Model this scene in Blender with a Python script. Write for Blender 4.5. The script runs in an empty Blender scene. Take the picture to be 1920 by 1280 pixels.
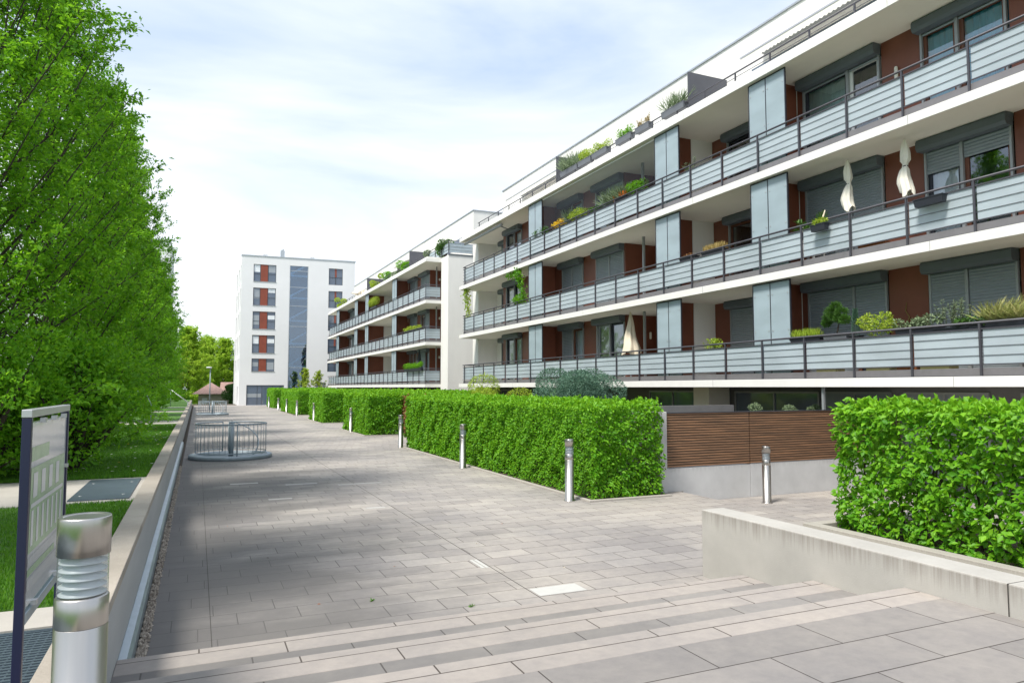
import bpy, math, random
import numpy as np
from mathutils import Vector, Matrix
R = math.radians
rnd = random.Random(7)
scn = bpy.context.scene
C = scn.collection

# ---------------------------------------------------------------- camera
cam_d = bpy.data.cameras.new('camera'); cam = bpy.data.objects.new('camera', cam_d); C.objects.link(cam)
cam.location = (0, 0, 2.22)
cam.rotation_euler = (R(90 + 3.70), 0, R(-23.88))
cam_d.sensor_width = 36; cam_d.lens = 24.94; cam_d.clip_end = 2000; cam_d.clip_start = 0.05
scn.camera = cam
# ---------------------------------------------------------------- sky and sun
SUN_EL, SUN_AZ = R(57), R(-114)          # azimuth measured from +Y towards +X
w = bpy.data.worlds.new('World'); scn.world = w; w.use_nodes = True
nt = w.node_tree; N = nt.nodes; L = nt.links; N.clear()
out = N.new('ShaderNodeOutputWorld'); bg = N.new('ShaderNodeBackground'); L.new(bg.outputs[0], out.inputs[0])
sky = N.new('ShaderNodeTexSky'); sky.sky_type = 'NISHITA'; sky.sun_disc = False
sky.sun_elevation = SUN_EL; sky.sun_rotation = SUN_AZ; sky.air_density = 1.0; sky.dust_density = 1.2
bg.inputs[1].default_value = 0.1
tc = N.new('ShaderNodeTexCoord'); mp = N.new('ShaderNodeMapping'); mp.inputs['Scale'].default_value = (1.0, 1.0, 3.6)
L.new(tc.outputs['Generated'], mp.inputs[0])
n1 = N.new('ShaderNodeTexNoise'); n1.inputs['Scale'].default_value = 1.55; n1.inputs['Detail'].default_value = 7; n1.inputs['Roughness'].default_value = .5
n1.inputs['Distortion'].default_value = .5
L.new(mp.outputs[0], n1.inputs['Vector'])
cr = N.new('ShaderNodeValToRGB'); cr.color_ramp.elements[0].position = .34; cr.color_ramp.elements[1].position = .66
L.new(n1.outputs['Fac'], cr.inputs[0])
veil = N.new('ShaderNodeMixRGB'); veil.inputs[0].default_value = .8; veil.inputs[2].default_value = (2.75, 3.4, 4.4, 1)   # thin high cloud
L.new(sky.outputs[0], veil.inputs[1])
cl = N.new('ShaderNodeMixRGB'); cl.inputs[2].default_value = (5.0, 5.2, 5.5, 1)
L.new(cr.outputs[0], cl.inputs[0]); L.new(veil.outputs[0], cl.inputs[1]); L.new(cl.outputs[0], bg.inputs[0])
sd = bpy.data.lights.new('sun', 'SUN'); sd.energy = 2.25; sd.angle = R(13); sd.color = (1, .95, .87)
so = bpy.data.objects.new('sun', sd); C.objects.link(so)
sdir = Vector((math.sin(SUN_AZ) * math.cos(SUN_EL), math.cos(SUN_AZ) * math.cos(SUN_EL), math.sin(SUN_EL)))
so.rotation_euler = sdir.to_track_quat('Z', 'Y').to_euler(); so.location = (-20, 0, 40)
scn.view_settings.view_transform = 'Standard'; scn.view_settings.look = 'None'
scn.view_settings.exposure = 1.25; scn.view_settings.gamma = 1.0

# ---------------------------------------------------------------- materials
MT = {}
def mat(name, col, rough=.7, metal=0, var=0, vscale=3, bump=0, bscale=40, spec=.5, col2=None, coords='Object', stretch=None):
    m = bpy.data.materials.new(name); m.use_nodes = True; t = m.node_tree; b = t.nodes['Principled BSDF']
    b.inputs['Base Color'].default_value = (*col, 1); b.inputs['Roughness'].default_value = rough
    b.inputs['Metallic'].default_value = metal; b.inputs['Specular IOR Level'].default_value = spec
    if var or col2 or bump:
        g = t.nodes.new('ShaderNodeNewGeometry'); vec = g.outputs['Position']
        if stretch:
            mpp = t.nodes.new('ShaderNodeMapping'); mpp.inputs['Scale'].default_value = stretch
            t.links.new(vec, mpp.inputs[0]); vec = mpp.outputs[0]
    if var or col2:
        n = t.nodes.new('ShaderNodeTexNoise'); n.inputs['Scale'].default_value = vscale; n.inputs['Detail'].default_value = 6
        n.inputs['Roughness'].default_value = .62
        t.links.new(vec, n.inputs['Vector'])
        r = t.nodes.new('ShaderNodeValToRGB'); r.color_ramp.elements[0].position = .3; r.color_ramp.elements[1].position = .7
        a = [max(0, c * (1 - var)) for c in col]; c2 = col2 or [c * (1 + var) for c in col]
        r.color_ramp.elements[0].color = (*a, 1); r.color_ramp.elements[1].color = (*c2, 1)
        t.links.new(n.outputs['Fac'], r.inputs[0]); t.links.new(r.outputs[0], b.inputs['Base Color'])
    if bump:
        n2 = t.nodes.new('ShaderNodeTexNoise'); n2.inputs['Scale'].default_value = bscale; n2.inputs['Detail'].default_value = 5
        t.links.new(vec, n2.inputs['Vector'])
        bp = t.nodes.new('ShaderNodeBump'); bp.inputs['Strength'].default_value = bump; bp.inputs['Distance'].default_value = .02
        t.links.new(n2.outputs['Fac'], bp.inputs['Height']); t.links.new(bp.outputs[0], b.inputs['Normal'])
    MT[name] = m; return m

def paving(name, bw, rh, c1, c2, mortar, off=.5, ms=.006, origin=(0, 0), stain=.35, grime=0):
    """natural stone pavers laid in rows across the plaza, each with its own tone, worn and stained"""
    m = bpy.data.materials.new(name); m.use_nodes = True; t = m.node_tree; b = t.nodes['Principled BSDF']; nn = t.nodes.new; lk = t.links.new
    g = nn('ShaderNodeNewGeometry'); mp = nn('ShaderNodeMapping'); mp.inputs['Location'].default_value = (-origin[0], -origin[1], 0)
    lk(g.outputs['Position'], mp.inputs[0])
    br = nn('ShaderNodeTexBrick'); br.inputs['Scale'].default_value = 1; br.inputs['Brick Width'].default_value = bw
    br.inputs['Row Height'].default_value = rh; br.inputs['Mortar Size'].default_value = ms; br.inputs['Mortar Smooth'].default_value = .25
    br.inputs['Bias'].default_value = 0; br.offset = 0; br.offset_frequency = 2; br.squash = 1
    br.inputs['Color1'].default_value = (*c1, 1); br.inputs['Color2'].default_value = (*c2, 1); br.inputs['Mortar'].default_value = (*mortar, 1)
    sx = nn('ShaderNodeSeparateXYZ'); lk(mp.outputs[0], sx.inputs[0])
    dv = nn('ShaderNodeMath'); dv.operation = 'DIVIDE'; dv.inputs[1].default_value = rh; lk(sx.outputs['Y'], dv.inputs[0])
    fl = nn('ShaderNodeMath'); fl.operation = 'FLOOR'; lk(dv.outputs[0], fl.inputs[0])
    wn = nn('ShaderNodeTexWhiteNoise'); wn.noise_dimensions = '1D'; lk(fl.outputs[0], wn.inputs['W'])
    sh = nn('ShaderNodeMath'); sh.operation = 'MULTIPLY'; sh.inputs[1].default_value = off * bw; lk(fl.outputs[0], sh.inputs[0])
    s2 = nn('ShaderNodeMath'); s2.operation = 'MULTIPLY_ADD'; s2.inputs[1].default_value = .10 * bw; lk(wn.outputs['Value'], s2.inputs[0]); lk(sh.outputs[0], s2.inputs[2])
    ax = nn('ShaderNodeMath'); ax.operation = 'ADD'; lk(sx.outputs['X'], ax.inputs[0]); lk(s2.outputs[0], ax.inputs[1])
    cb = nn('ShaderNodeCombineXYZ'); lk(ax.outputs[0], cb.inputs['X']); lk(sx.outputs['Y'], cb.inputs['Y']); lk(cb.outputs[0], br.inputs['Vector'])
    n = nn('ShaderNodeTexNoise'); n.inputs['Scale'].default_value = .42; n.inputs['Detail'].default_value = 8; n.inputs['Roughness'].default_value = .65
    lk(g.outputs['Position'], n.inputs['Vector'])
    r = nn('ShaderNodeValToRGB'); r.color_ramp.elements[0].position = .38; r.color_ramp.elements[1].position = .64
    r.color_ramp.elements[0].color = (1 - stain, 1 - stain, 1 - stain * .92, 1); r.color_ramp.elements[1].color = (1.06, 1.04, 1.0, 1)
    lk(n.outputs['Fac'], r.inputs[0])
    n3 = nn('ShaderNodeTexNoise'); n3.inputs['Scale'].default_value = 9; n3.inputs['Detail'].default_value = 8; n3.inputs['Roughness'].default_value = .75
    lk(g.outputs['Position'], n3.inputs['Vector'])
    r3 = nn('ShaderNodeValToRGB'); r3.color_ramp.elements[0].position = .3; r3.color_ramp.elements[1].position = .75
    r3.color_ramp.elements[0].color = (.84, .84, .85, 1); r3.color_ramp.elements[1].color = (1.08, 1.07, 1.05, 1)
    lk(n3.outputs['Fac'], r3.inputs[0])
    m1 = nn('ShaderNodeMixRGB'); m1.blend_type = 'MULTIPLY'; m1.inputs[0].default_value = 1; lk(br.outputs['Color'], m1.inputs[1]); lk(r.outputs[0], m1.inputs[2])
    m2 = nn('ShaderNodeMixRGB'); m2.blend_type = 'MULTIPLY'; m2.inputs[0].default_value = 1; lk(m1.outputs[0], m2.inputs[1]); lk(r3.outputs[0], m2.inputs[2])
    fin = m2.outputs[0]
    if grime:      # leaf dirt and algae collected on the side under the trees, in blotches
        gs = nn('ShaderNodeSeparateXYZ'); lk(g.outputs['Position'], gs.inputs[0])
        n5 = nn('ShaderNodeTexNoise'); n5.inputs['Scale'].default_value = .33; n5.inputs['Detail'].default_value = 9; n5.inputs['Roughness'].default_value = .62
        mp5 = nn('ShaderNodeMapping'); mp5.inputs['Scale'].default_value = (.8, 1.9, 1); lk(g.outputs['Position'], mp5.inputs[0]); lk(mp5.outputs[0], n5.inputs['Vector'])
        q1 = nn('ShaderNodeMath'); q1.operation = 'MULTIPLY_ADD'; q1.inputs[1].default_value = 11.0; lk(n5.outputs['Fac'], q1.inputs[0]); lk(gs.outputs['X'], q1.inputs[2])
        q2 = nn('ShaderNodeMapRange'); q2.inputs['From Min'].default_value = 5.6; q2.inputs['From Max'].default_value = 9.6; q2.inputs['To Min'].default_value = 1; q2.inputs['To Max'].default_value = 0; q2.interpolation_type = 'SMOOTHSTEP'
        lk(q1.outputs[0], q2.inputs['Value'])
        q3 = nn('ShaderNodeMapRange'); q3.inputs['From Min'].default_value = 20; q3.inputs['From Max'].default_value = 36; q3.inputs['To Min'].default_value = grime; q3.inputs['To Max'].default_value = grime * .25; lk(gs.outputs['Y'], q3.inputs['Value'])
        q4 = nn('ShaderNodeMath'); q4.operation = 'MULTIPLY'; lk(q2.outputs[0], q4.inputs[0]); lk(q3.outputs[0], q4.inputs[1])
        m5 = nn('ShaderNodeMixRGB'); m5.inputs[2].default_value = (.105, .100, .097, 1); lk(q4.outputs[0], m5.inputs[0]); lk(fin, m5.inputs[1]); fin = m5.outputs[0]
    lk(fin, b.inputs['Base Color']); b.inputs['Roughness'].default_value = .82; b.inputs['Specular IOR Level'].default_value = .35
    bp = nn('ShaderNodeBump'); bp.inputs['Strength'].default_value = .5; bp.inputs['Distance'].default_value = .012
    ad = nn('ShaderNodeMath'); ad.operation = 'MULTIPLY_ADD'; ad.inputs[1].default_value = -1.0
    lk(br.outputs['Fac'], ad.inputs[0]); ml = nn('ShaderNodeMath'); ml.operation = 'MULTIPLY'; ml.inputs[1].default_value = .25
    lk(n3.outputs['Fac'], ml.inputs[0]); lk(ml.outputs[0], ad.inputs[2]); lk(ad.outputs[0], bp.inputs['Height']); lk(bp.outputs[0], b.inputs['Normal'])
    MT[name] = m; return m

def leafmat(name, c1, c2, trans=.35, rough=.5):
    m = bpy.data.materials.new(name); m.use_nodes = True; t = m.node_tree; nn = t.nodes.new; lk = t.links.new
    t.nodes.clear(); o = nn('ShaderNodeOutputMaterial')
    a = nn('ShaderNodeAttribute'); a.attribute_name = 'var'
    r = nn('ShaderNodeMixRGB'); r.inputs[1].default_value = (*c1, 1); r.inputs[2].default_value = (*c2, 1); lk(a.outputs['Fac'], r.inputs[0])
    b = nn('ShaderNodeBsdfPrincipled'); b.inputs['Roughness'].default_value = rough; b.inputs['Specular IOR Level'].default_value = .3
    lk(r.outputs[0], b.inputs['Base Color'])
    tr = nn('ShaderNodeBsdfTranslucent'); hs = nn('ShaderNodeHueSaturation'); hs.inputs['Value'].default_value = 1.5; hs.inputs['Hue'].default_value = .485
    lk(r.outputs[0], hs.inputs['Color']); lk(hs.outputs[0], tr.inputs[0])
    mx = nn('ShaderNodeMixShader'); mx.inputs[0].default_value = trans; lk(b.outputs[0], mx.inputs[1]); lk(tr.outputs[0], mx.inputs[2]); lk(mx.outputs[0], o.inputs[0])
    MT[name] = m; return m

def glassmat(name, tint=(.9, .95, .95), refl=.12, k=1.6):
    m = bpy.data.materials.new(name); m.use_nodes = True; t = m.node_tree; nn = t.nodes.new; lk = t.links.new
    t.nodes.clear(); o = nn('ShaderNodeOutputMaterial')
    tp = nn('ShaderNodeBsdfTransparent'); tp.inputs[0].default_value = (*tint, 1)
    gl = nn('ShaderNodeBsdfGlossy'); gl.inputs['Roughness'].default_value = .02; gl.inputs[0].default_value = (.85, .9, .95, 1)
    fr = nn('ShaderNodeFresnel'); fr.inputs[0].default_value = 1.5
    mr = nn('ShaderNodeMath'); mr.operation = 'MULTIPLY_ADD'; mr.inputs[1].default_value = k; mr.inputs[2].default_value = refl; mr.use_clamp = True
    lk(fr.outputs[0], mr.inputs[0])
    mx = nn('ShaderNodeMixShader'); lk(mr.outputs[0], mx.inputs[0]); lk(tp.outputs[0], mx.inputs[1]); lk(gl.outputs[0], mx.inputs[2]); lk(mx.outputs[0], o.inputs[0])
    MT[name] = m; return m

def frostmat(name, col, see=.16):
    """frosted safety glass: mostly scattering, slightly see-through"""
    m = bpy.data.materials.new(name); m.use_nodes = True; t = m.node_tree; nn = t.nodes.new; lk = t.links.new
    b = t.nodes['Principled BSDF']; o = t.nodes['Material Output']
    g = nn('ShaderNodeNewGeometry'); n = nn('ShaderNodeTexNoise'); n.inputs['Scale'].default_value = .9; n.inputs['Detail'].default_value = 4
    mp = nn('ShaderNodeMapping'); mp.inputs['Scale'].default_value = (1, 1, 2.4); lk(g.outputs['Position'], mp.inputs[0]); lk(mp.outputs[0], n.inputs['Vector'])
    r = nn('ShaderNodeValToRGB'); r.color_ramp.elements[0].position = .3; r.color_ramp.elements[1].position = .7
    r.color_ramp.elements[0].color = (*[c * .86 for c in col], 1); r.color_ramp.elements[1].color = (*[min(1, c * 1.06) for c in col], 1)
    lk(n.outputs['Fac'], r.inputs[0]); lk(r.outputs[0], b.inputs['Base Color'])
    b.inputs['Roughness'].default_value = .22; b.inputs['Specular IOR Level'].default_value = .5
    tl = nn('ShaderNodeBsdfTranslucent'); tl.inputs[0].default_value = (*col, 1)
    m1 = nn('ShaderNodeMixShader'); m1.inputs[0].default_value = .25; lk(b.outputs[0], m1.inputs[1]); lk(tl.outputs[0], m1.inputs[2])
    tp = nn('ShaderNodeBsdfTransparent'); m2 = nn('ShaderNodeMixShader'); m2.inputs[0].default_value = see
    lk(m1.outputs[0], m2.inputs[1]); lk(tp.outputs[0], m2.inputs[2]); lk(m2.outputs[0], o.inputs[0])
    MT[name] = m; return m

def stained(name, col, streak=(.19, .165, .14), amt=.7, zt=.78, depth=.22, rough=.85):
    """fair-faced concrete with rain streaks running down from its top edge, pores and tone changes"""
    m = mat(name, col, rough, var=.10, vscale=1.6, bump=.10, bscale=70); t = m.node_tree; nn = t.nodes.new; lk = t.links.new
    b = t.nodes['Principled BSDF']; src = b.inputs['Base Color'].links[0].from_socket
    g = nn('ShaderNodeNewGeometry'); mp = nn('ShaderNodeMapping'); mp.inputs['Scale'].default_value = (20, 20, .45); lk(g.outputs['Position'], mp.inputs[0])
    n = nn('ShaderNodeTexNoise'); n.inputs['Scale'].default_value = 1.3; n.inputs['Detail'].default_value = 9; n.inputs['Roughness'].default_value = .7; lk(mp.outputs[0], n.inputs['Vector'])
    sp = nn('ShaderNodeSeparateXYZ'); lk(g.outputs['Position'], sp.inputs[0])
    mr = nn('ShaderNodeMapRange'); mr.inputs['From Min'].default_value = zt - depth * 2.2; mr.inputs['From Max'].default_value = zt; lk(sp.outputs['Z'], mr.inputs['Value'])
    th = nn('ShaderNodeMath'); th.operation = 'MULTIPLY'; lk(n.outputs['Fac'], th.inputs[0]); lk(mr.outputs[0], th.inputs[1])
    cr = nn('ShaderNodeValToRGB'); cr.color_ramp.elements[0].position = .34; cr.color_ramp.elements[1].position = .60; lk(th.outputs[0], cr.inputs[0])
    sn = nn('ShaderNodeSeparateXYZ'); lk(g.outputs['Normal'], sn.inputs[0]); iv = nn('ShaderNodeMath'); iv.operation = 'MULTIPLY_ADD'; iv.inputs[1].default_value = -.85; iv.inputs[2].default_value = 1; lk(sn.outputs['Z'], iv.inputs[0]); iv.use_clamp = True
    a0 = nn('ShaderNodeMath'); a0.operation = 'MULTIPLY'; lk(cr.outputs[0], a0.inputs[0]); lk(iv.outputs[0], a0.inputs[1])
    am = nn('ShaderNodeMath'); am.operation = 'MULTIPLY'; am.inputs[1].default_value = amt; lk(a0.outputs[0], am.inputs[0])
    mx = nn('ShaderNodeMixRGB'); lk(am.outputs[0], mx.inputs[0]); lk(src, mx.inputs[1]); mx.inputs[2].default_value = (*streak, 1)
    lk(mx.outputs[0], b.inputs['Base Color']); return m

mat('white_render', (.77, .76, .73), .85, var=.045, vscale=1.2, stretch=(1, 1, .3), bump=.08, bscale=90)
mat('tower_render', (.74, .74, .75), .85, var=.03, vscale=.3, bump=.06, bscale=60)
mat('soffit', (.82, .79, .71), .9, var=.04, vscale=.7)
mat('dark_metal', (.035, .037, .05), .45, metal=.3)
mat('rail_grey', (.085, .085, .10), .5, metal=.4, var=.1)
mat('edge_flashing', (.22, .21, .22), .5, metal=.3, var=.08)
mat('shutter_grey', (.27, .31, .34), .5, metal=.2, var=.05)
mat('box_grey', (.12, .145, .165), .5, metal=.2, var=.05)
mat('frame_wood', (.15, .055, .03), .5, var=.25, vscale=12, stretch=(1, 1, .2))
mat('frame_grey', (.33, .35, .36), .45, metal=.3)
mat('frame_white', (.8, .8, .8), .4)
mat('brown_panel', (.185, .062, .036), .42, var=.16, vscale=.8, spec=.4)
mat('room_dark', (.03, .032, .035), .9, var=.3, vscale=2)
mat('curtain_teal', (.04, .42, .56), .9, var=.2, vscale=5, stretch=(1, 4, .3))
mat('curtain_grey', (.50, .60, .57), .9, var=.12, vscale=5, stretch=(1, 4, .3))
mat('curtain_cream', (.62, .58, .46), .9, var=.1, vscale=5, stretch=(1, 4, .3))
mat('curtain_white', (.75, .78, .82), .9, var=.06, vscale=3)
glassmat('window_glass')
glassmat('clear_film', (.92, .95, .94), .01, k=.25)
glassmat('lamp_glass', (.9, .92, .93), .02, k=.6)
frostmat('frosted_glass', (.58, .665, .715), .12)
frostmat('screen_glass', (.46, .565, .62), .05)
mat('divider_grey', (.075, .078, .095), .55, var=.06)
mat('awning_cloth', (.78, .76, .70), .9, var=.04)
mat('zinc', (.42, .45, .48), .45, metal=.5, var=.08)
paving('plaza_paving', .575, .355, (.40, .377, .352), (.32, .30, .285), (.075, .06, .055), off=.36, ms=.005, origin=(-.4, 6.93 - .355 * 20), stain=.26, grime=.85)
paving('landing_paving', 1.02, .43, (.285, .268, .256), (.238, .225, .217), (.06, .05, .045), off=.4, ms=.005, origin=(1.54, 3.93 - .43 * 10), stain=.2)
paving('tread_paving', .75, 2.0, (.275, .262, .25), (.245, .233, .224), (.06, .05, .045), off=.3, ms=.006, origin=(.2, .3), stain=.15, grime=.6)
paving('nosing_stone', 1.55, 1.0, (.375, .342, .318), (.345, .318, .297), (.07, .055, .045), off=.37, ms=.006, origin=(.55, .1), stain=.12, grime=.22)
mat('joint_dark', (.05, .045, .04), .95)
mat('white_stone', (.46, .455, .43), .7, var=.04, vscale=8)
mat('pale_stone', (.36, .345, .33), .8, var=.12, vscale=4)
mat('path_slab', (.38, .355, .32), .85, var=.08, vscale=2, bump=.15)
stained('wall_concrete', (.40, .385, .355))
stained('planter_concrete', (.36, .34, .30), zt=.22, depth=.07)
stained('fence_concrete', (.50, .50, .50), zt=.5, depth=.14, amt=.3)
mat('long_wall_concrete', (.38, .385, .385), .85, var=.07, vscale=1.5, bump=.2, stretch=(1, .3, 2))
mat('coping_concrete', (.34, .30, .25), .85, col2=(.40, .355, .30), var=.22, vscale=1.1, bump=.3, bscale=50)
mat('flashing_blue', (.30, .36, .40), .4, metal=.6, var=.12, vscale=4)
mat('pebbles', (.20, .15, .11), .9, col2=(.45, .40, .34), var=.5, vscale=22)
mat('soil', (.06, .045, .03), .95, var=.3, vscale=8, bump=.6)
mat('asphalt_far', (.16, .155, .15), .9, var=.1)
mat('grass_ground', (.045, .13, .012), .9, col2=(.085, .20, .02), var=.3, vscale=2.5, bump=.6, bscale=60)
mat('grating', (.085, .115, .14), .5, metal=.4, var=.1)
mat('steel', (.50, .48, .455), .33, metal=1, var=.05, vscale=20, stretch=(1, 1, .05))
for mm in ('steel',):
    t_ = MT[mm].node_tree; tg = t_.nodes.new('ShaderNodeTangent'); tg.direction_type = 'RADIAL'; tg.axis = 'Z'
    b_ = t_.nodes['Principled BSDF']; b_.inputs['Anisotropic'].default_value = .0; t_.links.new(tg.outputs[0], b_.inputs['Tangent'])
mat('steel_dark', (.30, .29, .28), .35, metal=1)
mat('galvanised', (.27, .32, .36), .55, metal=.35, var=.10, vscale=6)
mat('pit_dark', (.09, .12, .14), .6)
mat('lamp_lens', (.75, .78, .80), .35)
mat('navy_paint', (.012, .014, .045), .35)
mat('alu', (.55, .55, .56), .35, metal=.7)
mat('bark', (.055, .043, .034), .95, var=.3, vscale=14, bump=.8, bscale=30, stretch=(1, 1, .3))
mat('twigs', (.035, .035, .018), .95, var=.3, vscale=10)
mat('teak_slat', (.20, .125, .08), .6, col2=(.34, .18, .095), var=.45, vscale=2.2, bump=.2, stretch=(.7, .7, 22))
mat('umbrella_cloth', (.80, .77, .68), .9, var=.05)
mat('umbrella_dark', (.05, .055, .06), .9)
mat('umbrella_cream', (.72, .64, .50), .9, var=.05)
mat('planter_black', (.022, .025, .035), .5)
mat('planter_grey', (.13, .14, .16), .6)
mat('terracotta', (.35, .13, .06), .8)
mat('white_pot', (.7, .7, .68), .5)
mat('wall_lamp_white', (.8, .78, .7), .3)
mat('tower_red', (.23, .052, .028), .6, var=.12, vscale=2)
mat('blue_frame', (.05, .06, .075), .4)
mat('hut_wall', (.52, .45, .36), .9, var=.06)
mat('hut_roof', (.34, .22, .19), .9, var=.15, vscale=3)
mat('leaf_card', (.10, .2, .03), .7)
mat('yellow_board', (.62, .55, .26), .8)
mat('orange_box', (.45, .15, .05), .7)
leafmat('hornbeam_leaf', (.078, .255, .009), (.20, .46, .020), .48)
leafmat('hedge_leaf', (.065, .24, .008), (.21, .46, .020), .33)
leafmat('far_leaf', (.20, .38, .03), (.42, .58, .06), .45)
leafmat('lime_leaf', (.22, .36, .03), (.42, .50, .06), .3)
leafmat('pine_leaf', (.05, .14, .02), (.10, .22, .04), .15)
leafmat('blue_conifer', (.07, .15, .11), (.17, .29, .20), .15)
leafmat('grey_leaf', (.13, .19, .10), (.25, .32, .18), .15)
leafmat('straw_leaf', (.24, .30, .08), (.52, .48, .22), .2)
leafmat('dry_leaf', (.30, .22, .07), (.50, .40, .16), .2)
leafmat('red_leaf', (.17, .08, .03), (.28, .15, .05), .2)
leafmat('yellow_flower', (.75, .50, .02), (.80, .62, .04), .2)
leafmat('orange_flower', (.75, .22, .03), (.80, .30, .05), .2)
leafmat('white_flower', (.75, .72, .62), (.80, .78, .70), .2)
leafmat('grass_blade', (.055, .18, .012), (.13, .30, .02), .3)

# ---------------------------------------------------------------- helpers
class MB:
    def __init__(s): s.v = []; s.f = []; s.sm = []
    def add(s, vs, fs, smooth=False):
        o = len(s.v); s.v += [tuple(p) for p in vs]; s.f += [tuple(i + o for i in f) for f in fs]; s.sm += [smooth] * len(fs); return s
    def box(s, x0, y0, z0, x1, y1, z1):
        x0, x1 = min(x0, x1), max(x0, x1); y0, y1 = min(y0, y1), max(y0, y1); z0, z1 = min(z0, z1), max(z0, z1)
        return s.add([(x0, y0, z0), (x1, y0, z0), (x1, y1, z0), (x0, y1, z0), (x0, y0, z1), (x1, y0, z1), (x1, y1, z1), (x0, y1, z1)],
                     [(0, 3, 2, 1), (4, 5, 6, 7), (0, 1, 5, 4), (1, 2, 6, 5), (2, 3, 7, 6), (3, 0, 4, 7)])
    def prism(s, pts, z0, z1):      # pts counter-clockwise in xy
        n = len(pts); return s.add([(x, y, z0) for x, y in pts] + [(x, y, z1) for x, y in pts],
                                   [tuple(range(n - 1, -1, -1)), tuple(range(n, 2 * n))] + [(i, (i + 1) % n, n + (i + 1) % n, n + i) for i in range(n)])
    def prof(s, pts, y0, y1):       # profile in xz extruded along y
        n = len(pts); return s.add([(x, y0, z) for x, z in pts] + [(x, y1, z) for x, z in pts],
                                   [tuple(range(n)), tuple(range(2 * n - 1, n - 1, -1))] + [(i, n + i, n + (i + 1) % n, (i + 1) % n) for i in range(n)])
    def tube(s, pts, rad, n=8, cap=True):
        pts = [Vector(p) for p in pts]; rr = rad if isinstance(rad, (list, tuple)) else [rad] * len(pts)
        o = len(s.v); prev = None
        for i, p in enumerate(pts):
            d = (pts[min(i + 1, len(pts) - 1)] - pts[max(i - 1, 0)]).normalized()
            if prev is None: a = d.orthogonal().normalized()
            else: a = (prev - d * prev.dot(d)).normalized()
            prev = a; b = d.cross(a)
            for k in range(n):
                t = 2 * math.pi * k / n; s.v.append(tuple(p + (a * math.cos(t) + b * math.sin(t)) * rr[i]))
        for i in range(len(pts) - 1):
            for k in range(n):
                s.f.append((o + i * n + k, o + i * n + (k + 1) % n, o + (i + 1) * n + (k + 1) % n, o + (i + 1) * n + k)); s.sm.append(True)
        if cap:
            s.f.append(tuple(o + k for k in range(n - 1, -1, -1))); s.sm.append(False)
            q = o + (len(pts) - 1) * n; s.f.append(tuple(q + k for k in range(n))); s.sm.append(False)
        return s
    def lathe(s, prof, n=32, c=(0, 0)):   # prof = [(r, z)]
        o = len(s.v)
        for r, z in prof:
            for k in range(n):
                t = 2 * math.pi * k / n; s.v.append((c[0] + r * math.cos(t), c[1] + r * math.sin(t), z))
        for i in range(len(prof) - 1):
            sharp = abs(prof[i][1] - prof[i + 1][1]) < 1e-4
            for k in range(n):
                s.f.append((o + i * n + k, o + i * n + (k + 1) % n, o + (i + 1) * n + (k + 1) % n, o + (i + 1) * n + k)); s.sm.append(not sharp)
        return s
    def mesh(s, name, m, off=None):
        me = bpy.data.meshes.new(name); v = s.v
        if off: v = [(a - off[0], b - off[1], c - off[2]) for a, b, c in v]
        me.from_pydata(v, [], s.f); me.polygons.foreach_set('use_smooth', s.sm); me.materials.append(MT[m]); me.update(); return me

def base(o):
    x = y = z = 0
    while o is not None: x += o.location.x; y += o.location.y; z += o.location.z; o = o.parent
    return (x, y, z)
def tag(o, label=None, cat=None, group=None, kind=None):
    if label: o['label'] = label
    if cat: o['category'] = cat
    if group: o['group'] = group
    if kind: o['kind'] = kind
    return o
def obj(name, mb, m, parent=None, bev=0, world=True):
    """links one mesh object; vertices are given in world space unless world=False"""
    me = mb if isinstance(mb, bpy.types.Mesh) else mb.mesh(name, m, base(parent) if (parent and world) else None)
    o = bpy.data.objects.new(name, me); C.objects.link(o); o.parent = parent
    if bev:
        b = o.modifiers.new('bevel', 'BEVEL'); b.width = bev; b.segments = 2; b.limit_method = 'ANGLE'; b.angle_limit = R(40)
    return o
def thing(name, label, cat, loc=(0, 0, 0), group=None, rz=0):
    o = bpy.data.objects.new(name, None); C.objects.link(o); o.location = loc; o.rotation_euler = (0, 0, rz); o.empty_display_size = .2
    return tag(o, label, cat, group)
def dup(o, parent=None):
    c = o.copy(); C.objects.link(c); c.parent = parent
    for ch in o.children: dup(ch, c)
    return c
def struct(name, mb, m): return tag(obj(name, mb, m), kind='structure')

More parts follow.
